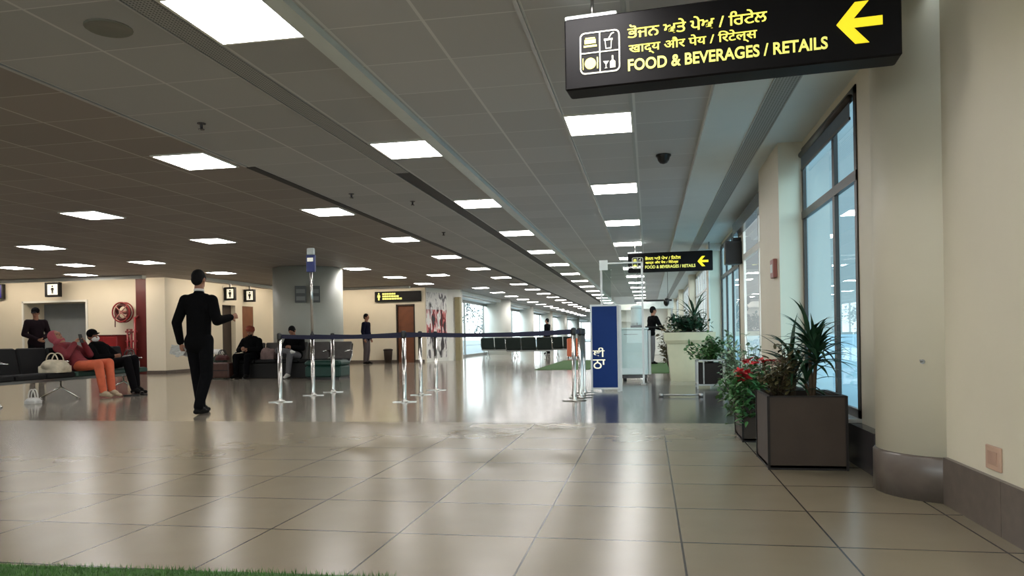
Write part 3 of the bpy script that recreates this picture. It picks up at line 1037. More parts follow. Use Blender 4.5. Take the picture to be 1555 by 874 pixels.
MB().lathe(0, 0, [(0.07, 0), (0.085, 0.02), (0.085, 0.46), (0.06, 0.54), (0.025, 0.57)], 18).build('cylinder', M_red, t)
MB().lathe(0, 0, [(0.0865, 0.16), (0.0865, 0.42)], 18).build('sleeve', mat('cream label', (214, 196, 150), 0.5), t)
MB().tube([(0, 0, 0.57), (0, 0, 0.62), (0.07, -0.02, 0.63)], 0.014).tube([(-0.03, 0, 0.62), (-0.09, -0.03, 0.5), (-0.10, -0.04, 0.3)], 0.012).build('valve', M_black, t)

# ================================================================== ROPE BARRIER
M_belt = mat('navy webbing', (22, 24, 52), 0.7, noise=0.15, nscale=30)
def stanchion(x, y, label, belts=(), tall=False):
    t = thing('stanchion', label, 'stanchion', (x, y, 0), 0, 'rope barrier posts')
    rp = random.Random(int(x * 100 + y * 10))
    MB().lathe(0, 0, [(0.045, 0.018), (0.034, 0.03), (0.031, 0.06), (0.031, 0.94)], 16).build('post', M_chrome, t)
    b = MB().lathe(0, 0, [(0.055, 0.004), (0.055, 0.018), (0.03, 0.026)], 16)
    for k in range(4):
        a = PI / 4 * 0.3 + k * PI / 2
        q = MB().bbox(0.03, 0.17, -0.024, 0.024, 0.0, 0.012, 0.003)
        q.xform(Matrix.Rotation(a, 4, 'Z'))
        b = merge(b, q)
    b.build('base', M_chrome, t)
    MB().lathe(0, 0, [(0.034, 0.92), (0.036, 0.93), (0.036, 1.00), (0.03, 1.015), (0.008, 1.02)], 16).build('cassette', M_black, t)
    for bx, by in belts:
        d = Vector((bx - x, by - y, 0))
        L = d.length
        nrm = Vector((-d.y, d.x, 0)).normalized() * 0.0015
        vs, fs = [], []
        N = 14
        for i in range(N + 1):
            u = i / N
            p = d * (0.036 / L + (1 - 0.072 / L) * u)
            sg = -0.025 * 4 * u * (1 - u) * (L / 2.0)
            for s_, z in ((1, 0.937), (1, 0.997), (-1, 0.997), (-1, 0.937)):
                vs.append(p + nrm * s_ + Vector((0, 0, z + sg)))
        for i in range(N):
            for k in range(4):
                fs.append((i * 4 + k, i * 4 + (k + 1) % 4, i * 4 + 4 + (k + 1) % 4, i * 4 + 4 + k))
        MB().add(vs, fs).build('belt', M_belt, t)
    if tall:
        MB().tube([(0, 0, 1.0), (0, 0, 2.38)], 0.022, 12).build('upper_pole', M_chrome, t)
        s = MB().bbox(-0.075, 0.075, -0.03, 0.03, 2.02, 2.30, 0.008).build('blue_sign', mat('blue sign enamel', (52, 62, 122), 0.4, noise=0.12), t)
        MB().box(-0.05, 0.05, -0.034, -0.03, 2.19, 2.25).build('print', M_signwhite, s)  # print carries a glow in its material
        MB().bbox(-0.06, 0.06, -0.035, 0.035, 2.30, 2.41, 0.01).build('lamp_head', M_strip, t)
    return t
P = [(-5.37, 10.2), (-5.42, 11.4), (-5.38, 12.1), (-3.45, 10.2), (-3.60, 11.45), (-3.64, 12.46), (-1.03, 10.35), (-0.99, 10.85), (-1.01, 11.3), (-1.02, 11.8)]
stanchion(*P[0], 'steel barrier post at the end of the rope nearest the walking man', [P[3]])
stanchion(*P[1], 'tall steel barrier pole topped by a small blue sign', [P[4]], True)
stanchion(*P[2], 'steel barrier post just beyond the tall blue-topped pole', [P[5]])
stanchion(*P[3], 'thicker looking steel post in front of the middle trio under the ropes', [P[6]])
stanchion(*P[4], 'slim steel post second of the middle trio under the ropes', [P[8]])
stanchion(*P[5], 'slim steel post last of the middle trio under the ropes', [P[9]])
stanchion(*P[6], 'steel post first in the tight line beside the blue banner', [P[7]])
stanchion(*P[7], 'steel post second in the tight line beside the blue banner', [P[8]])
stanchion(*P[8], 'steel post third in the tight line beside the blue banner')
stanchion(*P[9], 'steel post last in the tight line beside the blue banner')

# ================================================================== BLUE BANNER, COUNTER, SCREEN
M_blue = mat('royal blue print', (14, 46, 102), 0.55, spec=0.2, noise=0.06, nscale=3)
t = thing('banner_stand', 'upright blue banner stand with white lettering next to the barrier posts', 'banner', (-0.70, 12.1, 0), 0.05)
fr = MB()
for x in (-0.215, 0.215):
    fr.box(x - 0.014, x + 0.014, -0.02, 0.02, 0.03, 1.40)
    fr.box(x - 0.02, x + 0.02, -0.16, 0.16, 0.0, 0.03)
fr.box(-0.215, 0.215, -0.015, 0.015, 1.37, 1.40).box(-0.215, 0.215, -0.015, 0.015, 0.03, 0.06)
fr.box(0.215, 0.27, -0.02, 0.24, 0.0, 1.38)
fr.build('frame', M_alu, t)
MB().box(-0.20, 0.20, -0.024, 0.012, 0.06, 1.37).build('banner_print', M_blue, t)
link('lettering', glyph_text('\u0a25\u0a40', -0.195, 0.555, 0.19, 0.15, -0.025, 0.012), M_signwhite, t)  # banner letters are given a glow, nothing lights them from behind
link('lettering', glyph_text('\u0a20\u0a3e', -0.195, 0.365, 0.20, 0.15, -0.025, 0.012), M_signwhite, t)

M_counter = mat('glossy white laminate', (206, 214, 210), 0.18, noise=0.02)
t = thing('service_counter', 'white glossy service counter on castors to the right of the blue banner', 'counter', (-0.26, 15.0, 0))
MB().bbox(-0.28, 0.24, -0.3, 0.3, 0.12, 1.0, 0.012).build('body', M_counter, t)
MB().bbox(-0.30, 0.26, -0.32, 0.32, 1.0, 1.035, 0.008).build('worktop', M_counter, t)
MB().box(-0.22, 0.05, -0.305, -0.298, 0.90, 0.915).build('pull_slot', M_steel, t)
MB().bbox(0.245, 0.30, -0.28, 0.30, 0.12, 0.98, 0.006).build('side_frame', M_alu, t)
MB().box(-0.26, 0.22, -0.27, 0.28, 0.05, 0.12).build('plinth', M_kerb, t)
for x in (-0.22, 0.18):
    for y in (-0.22, 0.22):
        MB().lathe(x, y, [(0.03, 0), (0.03, 0.05)], 10).build('castor', M_black, t)
t = thing('drink_dispenser', 'clear drink dispenser standing on top of the white counter', 'dispenser', (-0.22, 15.0, 1.035))
MB().bbox(-0.13, 0.13, -0.12, 0.12, 0, 0.05, 0.006).build('base', M_black, t)
MB().lathe(0, 0, [(0.11, 0.05), (0.12, 0.12), (0.12, 0.36), (0.11, 0.38)], 20).build('tank', M_strip, t)
MB().lathe(0, 0, [(0.125, 0.38), (0.12, 0.42), (0.04, 0.45)], 20).build('lid', M_strip, t)
MB().tube([(0, -0.11, 0.09), (0, -0.17, 0.09), (0, -0.17, 0.05)], 0.012).build('tap', M_steel, t)
t = thing('serving_tray', 'flat black serving tray at the right of the drink dispenser', 'tray', (0.0, 14.9, 1.035))
MB().bbox(-0.06, 0.22, -0.15, 0.15, 0, 0.015, 0.004).build('tray', M_black, t)
MB().tube([(-0.06, -0.15, 0.02), (0.22, -0.15, 0.02), (0.22, 0.15, 0.02), (-0.06, 0.15, 0.02)], 0.008, 6, True).build('rim', M_black, t)
t = thing('acrylic_screen', 'tall clear acrylic screen with pale metal edges behind the blue banner', 'screen', (-0.52, 13.6, 0))
for x in (-0.31, 0.42):
    MB().box(x - 0.018, x + 0.018, -0.018, 0.018, 0.02, 2.20).build('post', M_alu, t)
    MB().bbox(x - 0.05, x + 0.05, -0.15, 0.15, 0, 0.02, 0.004).build('foot', M_steel, t)
MB().box(-0.31, 0.42, -0.012, 0.012, 2.19, 2.215).build('top_rail', M_strip, t)
MB().box(-0.29, 0.40, -0.004, 0.004, 0.30, 2.19).build('pane', M_acrylic, t)
MB().box(-0.29, -0.14, 0.012, 0.022, 1.15, 2.10).build('leaflet_tube', M_acrylic, t)
MB().box(-0.34, -0.19, -0.03, 0.03, 2.08, 2.26).build('clamp', M_strip, t)

t = thing('hanging_rail', 'black ceiling rail carrying a spotlight above the cream planter plants', 'rail', (0.1, 19.5, 0))
MB().box(-0.45, 0.50, -0.025, 0.025, 1.74, 1.785).build('bar', M_black, t)
for x in (-0.35, 0.40):
    MB().tube([(x, 0, 1.78), (x, 0, H - 0.0)], 0.006, 6).build('hanger', M_slot, t)
sp_ = MB().lathe(0, 0, [(0.05, -0.1), (0.075, 0), (0.07, 0.1), (0.03, 0.13)], 14)
sp_.xform(Matrix.Translation((0.36, -0.06, 1.70)) @ Matrix.Rotation(R(60), 4, 'X'))
sp_.build('spotlight', M_black, t)

# far white display shelving and small far furniture
t = thing('display_shelf', 'white lit-looking shelving unit far beyond the blue banner', 'shelf', (-1.1, 30.0, 0))
MB().bbox(-0.75, 0.75, 0.18, 0.22, 0, 2.1, 0.005).build('back_panel', M_white, t)
for z in (0.06, 0.5, 0.95, 1.4, 1.85):
    MB().box(-0.73, 0.73, -0.2, 0.18, z, z + 0.03).build('shelf', M_white, t)
for x in (-0.75, 0.75):
    MB().box(x - 0.02, x + 0.02, -0.2, 0.22, 0, 2.1).build('side_panel', M_white, t)
t = thing('shop_kiosk', 'pale shop kiosk far off between the shelving and the window plants', 'kiosk', (0.35, 33.0, 0))
MB().bbox(-0.7, 0.7, -0.5, 0.5, 0, 1.05, 0.01).build('counter_base', M_white, t)
MB().bbox(-0.75, 0.75, -0.55, 0.55, 1.05, 1.1, 0.01).build('worktop', M_strip, t)
for x in (-0.68, 0.68):
    MB().box(x - 0.03, x + 0.03, 0.40, 0.46, 1.1, 2.25).build('upright', M_alu, t)
MB().bbox(-0.75, 0.75, 0.3, 0.5, 2.0, 2.4, 0.01).build('header', mat('pale header board', (196, 206, 202), 0.5, noise=0.1), t)

# ================================================================== PLANTERS AND PLANTS
M_planter = mat('brown planter laminate', (62, 51, 43), 0.5, spec=0.25, noise=0.12, nscale=5)
M_planter_edge = mat('dark planter edge', (32, 27, 24), 0.5, spec=0.25, noise=0.1)
M_soil = mat('dark potting soil', (34, 26, 20), 0.9, noise=0.3, nscale=40, bump=0.5)
M_leaf = mat('deep green leaf', (34, 66, 42), 0.45, noise=0.25, nscale=6)
M_leaf2 = mat('fresh green leaf', (64, 104, 52), 0.5, noise=0.3, nscale=8)
M_leaf3 = mat('olive brown leaf', (82, 76, 46), 0.55, noise=0.3, nscale=9)
M_leaf4 = mat('pale sage leaf', (116, 140, 110), 0.55, noise=0.2, nscale=9)
M_stem = mat('plant stem', (72, 56, 36), 0.7, noise=0.2, nscale=20)
M_flower = mat('red petal', (182, 34, 36), 0.5, noise=0.2, nscale=20)

def square_planter(label, x0, x1, y0, y1, h):
    t = thing('square_planter', label, 'planter', ((x0 + x1) / 2, (y0 + y1) / 2, 0))
    a, b = (x1 - x0) / 2, (y1 - y0) / 2
    w_ = 0.022
    bx = MB()
    bx.box(-a, a, -b, -b + w_, 0.012, h).box(-a, a, b - w_, b, 0.012, h).box(-a, -a + w_, -b + w_, b - w_, 0.012, h).box(a - w_, a, -b + w_, b - w_, 0.012, h)
    bx.box(-a, a, -b, b, 0.004, 0.03)
    bx.build('box', M_planter, t)
    ed = MB()
    for sx_ in (-1, 1):
        for sy_ in (-1, 1):
            ed.box(sx_ * a - 0.008, sx_ * a + 0.008, sy_ * b - 0.008, sy_ * b + 0.008, 0.0, h + 0.004)
    ed.box(-a, a, -b - 0.004, -b + 0.02, h - 0.004, h + 0.006).box(-a, a, b - 0.02, b + 0.004, h - 0.004, h + 0.006)
    ed.box(-a - 0.004, -a + 0.02, -b, b, h - 0.004, h + 0.006).box(a - 0.02, a + 0.004, -b, b, h - 0.004, h + 0.006)
    ed.box(-a - 0.003, a + 0.003, -b - 0.003, b + 0.003, 0, 0.014)
    ed.build('edge_trim', M_planter_edge, t)
    MB().box(-a + w_, a - w_, -b + w_, b - w_, h - 0.12, h - 0.045).build('soil', M_soil, t)
    return t
square_planter('large square brown planter holding the spiky palm beside the near window', 0.775, 1.265, 5.18, 5.72, 0.485)
square_planter('second square planter, mostly hidden behind the large brown one', 0.76, 1.24, 6.45, 7.0, 0.44)

def spiky(name, label, cat, x, y, z, heads, m, seed):
    """strap-leaved plant: bare canes each topped by a rosette of arching leaves"""
    rp = random.Random(seed)
    t = thing(name, label, cat, (x, y, z))
    st, lf = MB(), MB()
    for (hx, hy, hz, nl, L, wd) in heads:
        st.tube([(hx * 0.25, hy * 0.25, 0), (hx * 0.6, hy * 0.6, hz * 0.5), (hx, hy, hz)], [0.016, 0.014, 0.011], 7)
        for k in range(nl):
            az = 2.399963 * k + rp.uniform(-.3, .3)
            u = k / nl
            lf.leaf((hx, hy, hz - 0.05 + 0.10 * u), az, R(5 + 80 * u + rp.uniform(-12, 12)), L * rp.uniform(0.75, 1.1), wd * rp.uniform(0.8, 1.15), R(rp.uniform(35, 100)), 7, 0.35)
    st.build('stem', M_stem, t)
    lf.build('foliage', m, t)
    return t
spiky('dracaena', 'tall dark green spiky dracaena at the right of the large planter', 'plant', 1.09, 5.37, 0.435,
      [(0.03, 0.0, 0.30, 46, 0.33, 0.016), (0.0, 0.05, 0.40, 22, 0.32, 0.016), (-0.03, 0.04, 0.12, 14, 0.28, 0.014)], M_leaf, 4)
spiky('dracaena', 'shorter dark dracaena in the middle of the large planter', 'plant', 0.985, 5.50, 0.435,
      [(0.0, 0.0, 0.26, 26, 0.30, 0.016), (0.03, 0.05, 0.14, 12, 0.24, 0.014)], M_leaf, 9)

def shrub(name, label, cat, x, y, z, rx, rz, nst, nlf, leaf, m, seed, flowers=0, lean=(0, 0), fl_z=0.6, fl_pos=None, low=0.45):
    """twiggy bush: branching stems carrying many small oval leaves, and flowers where asked"""
    rp = random.Random(seed)
    t = thing(name, label, cat, (x, y, z))
    st, lf = MB(), MB()
    tips = []
    for k in range(nst):
        a = rp.uniform(0, 2 * PI)
        rr_ = rx * math.sqrt(rp.random())
        top = Vector((rr_ * math.cos(a) + lean[0], rr_ * math.sin(a) + lean[1], rz * rp.uniform(low, 1.0) * (1 - 0.35 * (rr_ / rx) ** 2)))
        b = Vector((top.x * 0.12, top.y * 0.12, 0))
        mid = b.lerp(top, 0.55) + Vector((rp.uniform(-.03, .03), rp.uniform(-.03, .03), 0.05))
        st.tube([b, mid, top], [0.006, 0.004, 0.002], 5)
        tips.append((b, mid, top))
    for k in range(nlf):
        b, mid, top = tips[k % nst]
        u = rp.uniform(0.25, 1.05)
        p = b.lerp(mid, u / 0.55) if u < 0.55 else mid.lerp(top, (u - 0.55) / 0.45)
        p = p + Vector((rp.uniform(-1, 1), rp.uniform(-1, 1), rp.uniform(-1, 1))) * leaf * 0.8
        lf.leaf(p, rp.uniform(0, 2 * PI), R(rp.uniform(-30, 60)), leaf * rp.uniform(0.7, 1.3), leaf * rp.uniform(0.2, 0.34), R(rp.uniform(20, 90)), 3, 0.3)
    st.build('stem', M_stem, t)
    lf.build('foliage', m, t)
    spots = list(fl_pos or [])
    for k in range(flowers - len(spots)):
        b, mid, top = tips[rp.randrange(nst)]
        spots.append(tuple(top + Vector((rp.uniform(-.03, .03), rp.uniform(-.03, .03), rp.uniform(0, .05)))))
    for p in spots:
        fl = MB()
        for j in range(7):
            fl.leaf(p, 2 * PI * j / 7 + rp.uniform(-.2, .2), R(rp.uniform(0, 50)), 0.055 * rp.uniform(0.8, 1.2), 0.020, R(40), 3, 0.2)
        fl.build('flower', M_flower, t)
    return t
shrub('grassy_shrub', 'brownish feathery plant at the left end of the large planter', 'plant', 0.885, 5.45, 0.435, 0.15, 0.42, 26, 420, 0.055, M_leaf3, 21)
fp = [(-0.20 + 0.035 * math.sin(i * 2.1), -0.20 + 0.05 * math.cos(i * 1.7), 0.13 + 0.014 * (i % 6)) for i in range(14)]
fp += [(-0.17 + 0.028 * i, -0.14 + 0.05 * math.sin(i * 2.3), 0.27 + 0.018 * math.sin(i * 1.9)) for i in range(14)]
shrub('flowering_plant', 'bushy plant with bright red flowers in the second planter', 'plant', 0.98, 6.72, 0.39, 0.30, 0.28, 34, 640, 0.06, M_leaf2, 33, 28, (-0.03, -0.02), 0.6, fp)
shrub('leafy_shrub', 'green leafy plant spilling over the edge of the second planter', 'plant', 0.84, 6.58, 0.38, 0.22, 0.16, 30, 620, 0.07, M_leaf2, 41, 0, (-0.10, -0.10), 0.6, None, -1.7)
shrub('leafy_shrub', 'tall pale shrub standing by the white framed window behind the red flowers', 'plant', 1.12, 8.95, 0.0, 0.20, 1.02, 22, 380, 0.08, M_leaf4, 47)

# steel framed stand with a dark pot
t = thing('plant_stand', 'square tube metal stand with a dark box between the flowers and the cream planter', 'plant stand', (0.99, 12.8, 0))
ps = MB()
for x in (-0.21, 0.21):
    for y in (-0.21, 0.21):
        ps.box(x - 0.012, x + 0.012, y - 0.012, y + 0.012, 0, 0.47)
for z in (0.06, 0.46):
    for s_ in (-0.21, 0.21):
        ps.box(-0.21, 0.21, s_ - 0.012, s_ + 0.012, z - 0.012, z + 0.012).box(s_ - 0.012, s_ + 0.012, -0.21, 0.21, z - 0.012, z + 0.012)
ps.box(-0.12, -0.10, -0.222, -0.20, 0.06, 0.46)
ps.build('frame', M_alu, t)
MB().bbox(-0.19, 0.19, -0.19, 0.19, 0.07, 0.42, 0.01).build('dark_box', M_planter_edge, t)
shrub('leafy_shrub', 'bushy green plant growing over the metal stand', 'plant', 0.99, 12.8, 0.40, 0.34, 0.50, 30, 520, 0.10, M_leaf2, 52, 0, (0.0, 0))
shrub('leafy_shrub', 'pale green bush against the window just beyond the metal stand', 'plant', 1.22, 11.6, 0.0, 0.18, 0.95, 20, 340, 0.09, M_leaf4, 58)

# tapered cream trough
M_creampot = mat('cream stone planter', (202, 187, 152), 0.5, noise=0.06, nscale=4)
t = thing('trough_planter', 'big cream tapered planter with a thick rim in front of the far pilaster', 'planter', (0.76, 14.85, 0))
def frustum(a0, a1, z0, z1):
    mb = MB()
    vs = [(sx_ * a, sy_ * a * 0.9, z) for a, z in ((a0, z0), (a1, z1)) for sx_, sy_ in ((-1, -1), (1, -1), (1, 1), (-1, 1))]
    return mb.add(vs, [(3, 2, 1, 0), (4, 5, 6, 7)] + [(i, (i + 1) % 4, 4 + (i + 1) % 4, 4 + i) for i in range(4)])
frustum(0.355, 0.415, 0.0, 0.72).build('body', M_creampot, t)
merge(frustum(0.435, 0.47, 0.72, 0.78), frustum(0.47, 0.48, 0.78, 0.93)).build('rim', M_creampot, t)
frustum(0.43, 0.43, 0.931, 0.945).build('soil', M_soil, t)
shrub('leafy_shrub', 'dark low plants filling the cream tapered planter', 'plant', 0.76, 14.85, 0.945, 0.40, 0.36, 40, 620, 0.10, M_leaf, 61)
spiky('indoor_palm', 'tall arching palm between the cream planter and the far windows', 'plant', 0.95, 17.2, 0.0,
      [(0.06, 0.0, 1.25, 22, 0.75, 0.03), (0.22, 0.1, 0.95, 18, 0.7, 0.03), (-0.12, 0.1, 0.8, 14, 0.6, 0.03)], M_leaf, 64)
t = thing('round_pot', 'dark round pot at the foot of the tall arching palm', 'pot', (0.95, 17.2, 0))
MB().lathe(0, 0, [(0.14, 0), (0.20, 0.32), (0.22, 0.34), (0.19, 0.35), (0.17, 0.30)], 20).build('pot', M_planter_edge, t)
for i, (x, y, zz, m_, l) in enumerate([(0.55, 20.5, 1.45, M_leaf3, 'dark tall bush nearest of the three beyond the arching palm'),
                                       (1.05, 21.8, 1.7, M_leaf3, 'dark tall bush against the far window with bare twigs'),
                                       (0.85, 25.0, 1.5, M_leaf2, 'green bush farthest of the three beyond the arching palm')]):
    shrub('tall_shrub', l, 'plant', x, y, 0.0, 0.34, zz, 26, 420, 0.13, m_, 70 + i)

# turf mats
M_turf = mat('artificial turf', (58, 92, 40), 0.9, noise=0.35, nscale=30, bump=0.6, bscale=200)
def turf(label, x0, x1, y0, y1, blades, seed):
    t = thing('turf_mat', label, 'artificial turf', ((x0 + x1) / 2, (y0 + y1) / 2, 0))
    a, b = (x1 - x0) / 2, (y1 - y0) / 2
    MB().bbox(-a, a, -b, b, 0, 0.012, 0.003).build('backing', M_turf, t)
    if blades:
        rp = random.Random(seed)
        mb = MB()
        for k in range(blades):
            x, y = rp.uniform(-a, a), rp.uniform(-b, b)
            az, hh = rp.uniform(0, 6.28), rp.uniform(0.014, 0.03)
            dx, dy = math.cos(az) * 0.0018, math.sin(az) * 0.0018
            ox, oy = rp.uniform(-.01, .01), rp.uniform(-.01, .01)
            mb.add([(x - dx, y - dy, 0.01), (x + dx, y + dy, 0.01), (x + ox, y + oy, 0.01 + hh)], [(0, 1, 2)])
        tag(mb.build('grass', mat('turf blade', (70, 112, 48), 0.8, noise=0.3, nscale=20), t), None, None, None, 'stuff')
    return t
turf('strip of green artificial turf on the floor at the bottom edge', -3.4, -0.95, 2.05, 2.66, 14000, 5).rotation_euler = (0, 0, 0.035)
turf('green turf mat on the floor by the far bench backs', -3.0, -1.55, 19.6, 26.5, 0, 0)
turf('green turf mat behind the white counter and the cream planter', -0.25, 0.62, 17.5, 23.5, 0, 0)
t = thing('floor_bar', 'low steel bar lying on the dark floor before the cream planter', 'floor bar', (0.43, 10.95, 0))
MB().tube([(-0.26, 0, 0.03), (0.28, 0, 0.03)], 0.012, 8).build('bar', M_steel, t)
for x in (-0.27, 0.29):
    MB().lathe(x, 0, [(0.035, 0), (0.035, 0.04), (0.02, 0.055)], 14).build('end_block', M_steel, t)

# small fittings on the right wall
t = thing('power_socket', 'pinkish square socket plate low on the wall nearest the viewpoint', 'socket', (1.53, 3.70, 0.33))
MB().bbox(-0.010, 0, -0.075, 0.075, -0.055, 0.055, 0.003).build('plate', mat('pinkish plastic', (186, 154, 132), 0.4, noise=0.03), t)
MB().box(-0.013, -0.010, -0.045, 0.045, -0.03, 0.03).build('socket_face', mat('pinkish plastic face', (170, 138, 118), 0.4), t)
t = thing('fire_call_point', 'small red fire call point on the pilaster beside the white framed window', 'call point', (1.22, 7.60, 1.44))
MB().bbox(-0.03, 0.01, -0.09, 0.09, 0, 0.18, 0.006).build('housing', mat('faded red plastic', (150, 92, 84), 0.4), t)
MB().box(-0.034, -0.03, -0.05, 0.05, 0.05, 0.13).build('cover', M_strip, t)
t = thing('wall_hook', 'tiny metal hook on the round beige column', 'hook', (1.43, 4.285, 0.745), -0.63)
MB().lathe(0, 0, [(0.012, -0.004), (0.012, 0.004)], 12).xform(Matrix.Rotation(R(90), 4, 'X')).build('rosette', M_steel, t)
MB().tube([(0, 0, 0), (0, -0.03, 0), (0, -0.036, 0.012)], 0.004, 6).build('pin', M_steel, t)
t = thing('wall_speaker', 'black box loudspeaker fixed high beside the white framed window', 'speaker', (1.34, 12.15, 1.98))
MB().bbox(-0.14, 0.11, -0.11, 0.11, 0.0, 0.36, 0.01).build('cabinet', M_black, t)
MB().box(-0.12, 0.09, -0.115, -0.108, 0.03, 0.33).build('grille', M_slot, t)
MB().box(-0.02, 0.11, -0.03, 0.03, 0.36, 0.42).build('bracket', M_black, t)

# ================================================================== SEATS
M_seat = mat('black seat vinyl', (18, 18, 18), 0.65, spec=0.25, noise=0.15, nscale=8)
M_seatgreen = mat('dark green seat vinyl', (22, 58, 48), 0.5, noise=0.12, nscale=8)
M_seatgrey = mat('grey brown back cushion', (82, 76, 72), 0.6, noise=0.12, nscale=6)
M_fargreen = mat('green black seat vinyl', (24, 34, 30), 0.5, spec=0.3, noise=0.12)

def bench(label, loc, rotz, n, m_seat, m_back, pitch=0.6, skirt=None, group=None):
    """beam seating: a steel beam on splayed legs carrying n padded seats"""
    t = thing('seat_bench', label, 'bench', loc, rotz, group)
    W = n * pitch
    MB().bbox(-W / 2, W / 2, 0.10, 0.17, 0.30, 0.36, 0.006).build('beam', M_steel, t)
    for i in range(n):
        x = -W / 2 + (i + 0.5) * pitch
        MB().bbox(x - pitch / 2 + 0.015, x + pitch / 2 - 0.015, -0.06, 0.44, 0.36, 0.45, 0.022).build('seat', m_seat, t)
        b = MB().bbox(x - pitch / 2 + 0.015, x + pitch / 2 - 0.015, -0.035, 0.035, 0, 0.46, 0.02)
        b.xform(Matrix.Translation((0, -0.07, 0.40)) @ Matrix.Rotation(R(12), 4, 'X'))
        b.build('backrest', m_back, t)
    for x in (-W / 2 + 0.25, W / 2 - 0.25) if n < 5 else (-W / 2 + 0.3, 0.0, W / 2 - 0.3):
        lg = MB().tube([(x, 0.135, 0.31), (x, 0.135, 0.20), (x, 0.46, 0.025)], 0.016, 8).tube([(x, 0.135, 0.20), (x, -0.24, 0.025)], 0.016, 8)
        lg.lathe(x, 0.46, [(0.028, 0), (0.028, 0.025)], 10).lathe(x, -0.24, [(0.028, 0), (0.028, 0.025)], 10)
        lg.build('leg', M_chrome, t)
    for k in range(n + 1):
        x = -W / 2 + k * pitch
        if k in (0, n) or k % 2 == 1 and n > 4:
            MB().tube([(x, -0.165, 0.80), (x, -0.10, 0.50), (x, 0.08, 0.34)], 0.014, 8).tube([(x, -0.13, 0.63), (x, 0.05, 0.64), (x, 0.30, 0.62)], 0.016, 8).build('armrest', M_chrome, t)
    if skirt:
        MB().bbox(-W / 2 + 0.02, W / 2 - 0.02, -0.02, 0.40, 0.0, 0.36, 0.01).build('skirt', skirt, t)
    return t
bench('black beam bench on chrome legs where the two reclining people sit', (-9.75, 10.8, 0), -PI / 2, 6, M_seat, M_seat)
for o in bpy.data.objects:
    if o.name.startswith('seat') and o.type == 'MESH' and o.parent and o.parent.name == 'seat_bench' and o.location.x == 0 and min(v.co.x for v in o.data.vertices) < -0.2:
        o.data.materials[0] = M_seatgreen
bench('solid based black bench with grey backs before the round pillar', (-8.5, 16.92, 0), PI, 5, M_seat, M_seatgrey, 0.57, M_black)
bench('dark bench seen from behind past the middle ropes', (-4.55, 28.4, 0), 0, 3, M_fargreen, M_fargreen, 0.6)
bench('dark bench seen from behind beside the glazed wall corner', (-6.15, 31.0, 0), 0.0, 3, M_fargreen, M_fargreen, 0.58)
bench('short dark bench seen from behind next to the orange suitcase', (-3.45, 30.4, 0), 0.0, 2, M_fargreen, M_fargreen, 0.5)
t = thing('ottoman', 'low dark green seat block at the end of the solid based bench', 'ottoman', (-7.30, 16.15, 0))
MB().bbox(-0.45, 0.42, -0.28, 0.28, 0.05, 0.30, 0.03).build('base', M_seatgreen, t)
MB().bbox(-0.46, 0.43, -0.29, 0.29, 0.30, 0.43, 0.045).build('cushion', M_seatgreen, t)
MB().box(-0.40, 0.37, -0.24, 0.24, 0, 0.05).build('plinth', M_black, t)

# ================================================================== PEOPLE
M_skin = mat('brown skin', (146, 100, 76), 0.55, noise=0.08, nscale=12)
M_cap = mat('black cap cloth', (12, 11, 12), 0.9, spec=0.08, noise=0.15)
M_hair = mat('black hair', (8, 7, 7), 0.7, spec=0.15, noise=0.2, nscale=40)
M_suit = mat('black suit cloth', (8, 8, 9), 0.9, spec=0.08, noise=0.15, nscale=20)
M_trou = mat('charcoal trouser cloth', (11, 11, 13), 0.9, spec=0.08, noise=0.15, nscale=20)
M_shoe = mat('black shoe leather', (12, 11, 10), 0.7, spec=0.15)
M_shirt = mat('white shirt cloth', (214, 212, 206), 0.7)
M_eye = mat('dark eye', (18, 14, 12), 0.3)
M_lip = mat('lip', (120, 66, 58), 0.5)

def hand_prims(mb, wr, d, n_, side, curl):
    """palm, four unequal bent fingers and a thumb; d along the forearm, n_ out of the palm"""
    d = d.normalized()
    n_ = (n_ - d * n_.dot(d)).normalized()
    s = d.cross(n_) * side
    mb.capsule(wr - d * 0.01, 0.026, wr + d * 0.075, 0.036, n_, 0.5)
    for k, (o, L) in enumerate(((0.030, 0.068), (0.010, 0.078), (-0.011, 0.073), (-0.030, 0.056))):
        b = wr + d * 0.078 + s * o
        c1, c2 = curl * 0.55, curl * 1.25
        d1 = d * math.cos(c1) + n_ * math.sin(c1)
        d2 = d * math.cos(c2) + n_ * math.sin(c2)
        m1 = b + d1 * L * 0.55
        mb.capsule(b, 0.0095, m1, 0.0088, n=8)
        mb.capsule(m1, 0.0088, m1 + d2 * L * 0.5, 0.0075, n=8)
    b = wr + d * 0.022 + s * 0.026
    t1 = (d * 0.6 + s * 0.65 + n_ * 0.35).normalized()
    m1 = b + t1 * 0.04
    mb.capsule(b, 0.012, m1, 0.0105, n=8)
    mb.capsule(m1, 0.0105, m1 + (d * 0.8 + n_ * 0.5 + s * 0.1).normalized() * 0.03, 0.009, n=8)

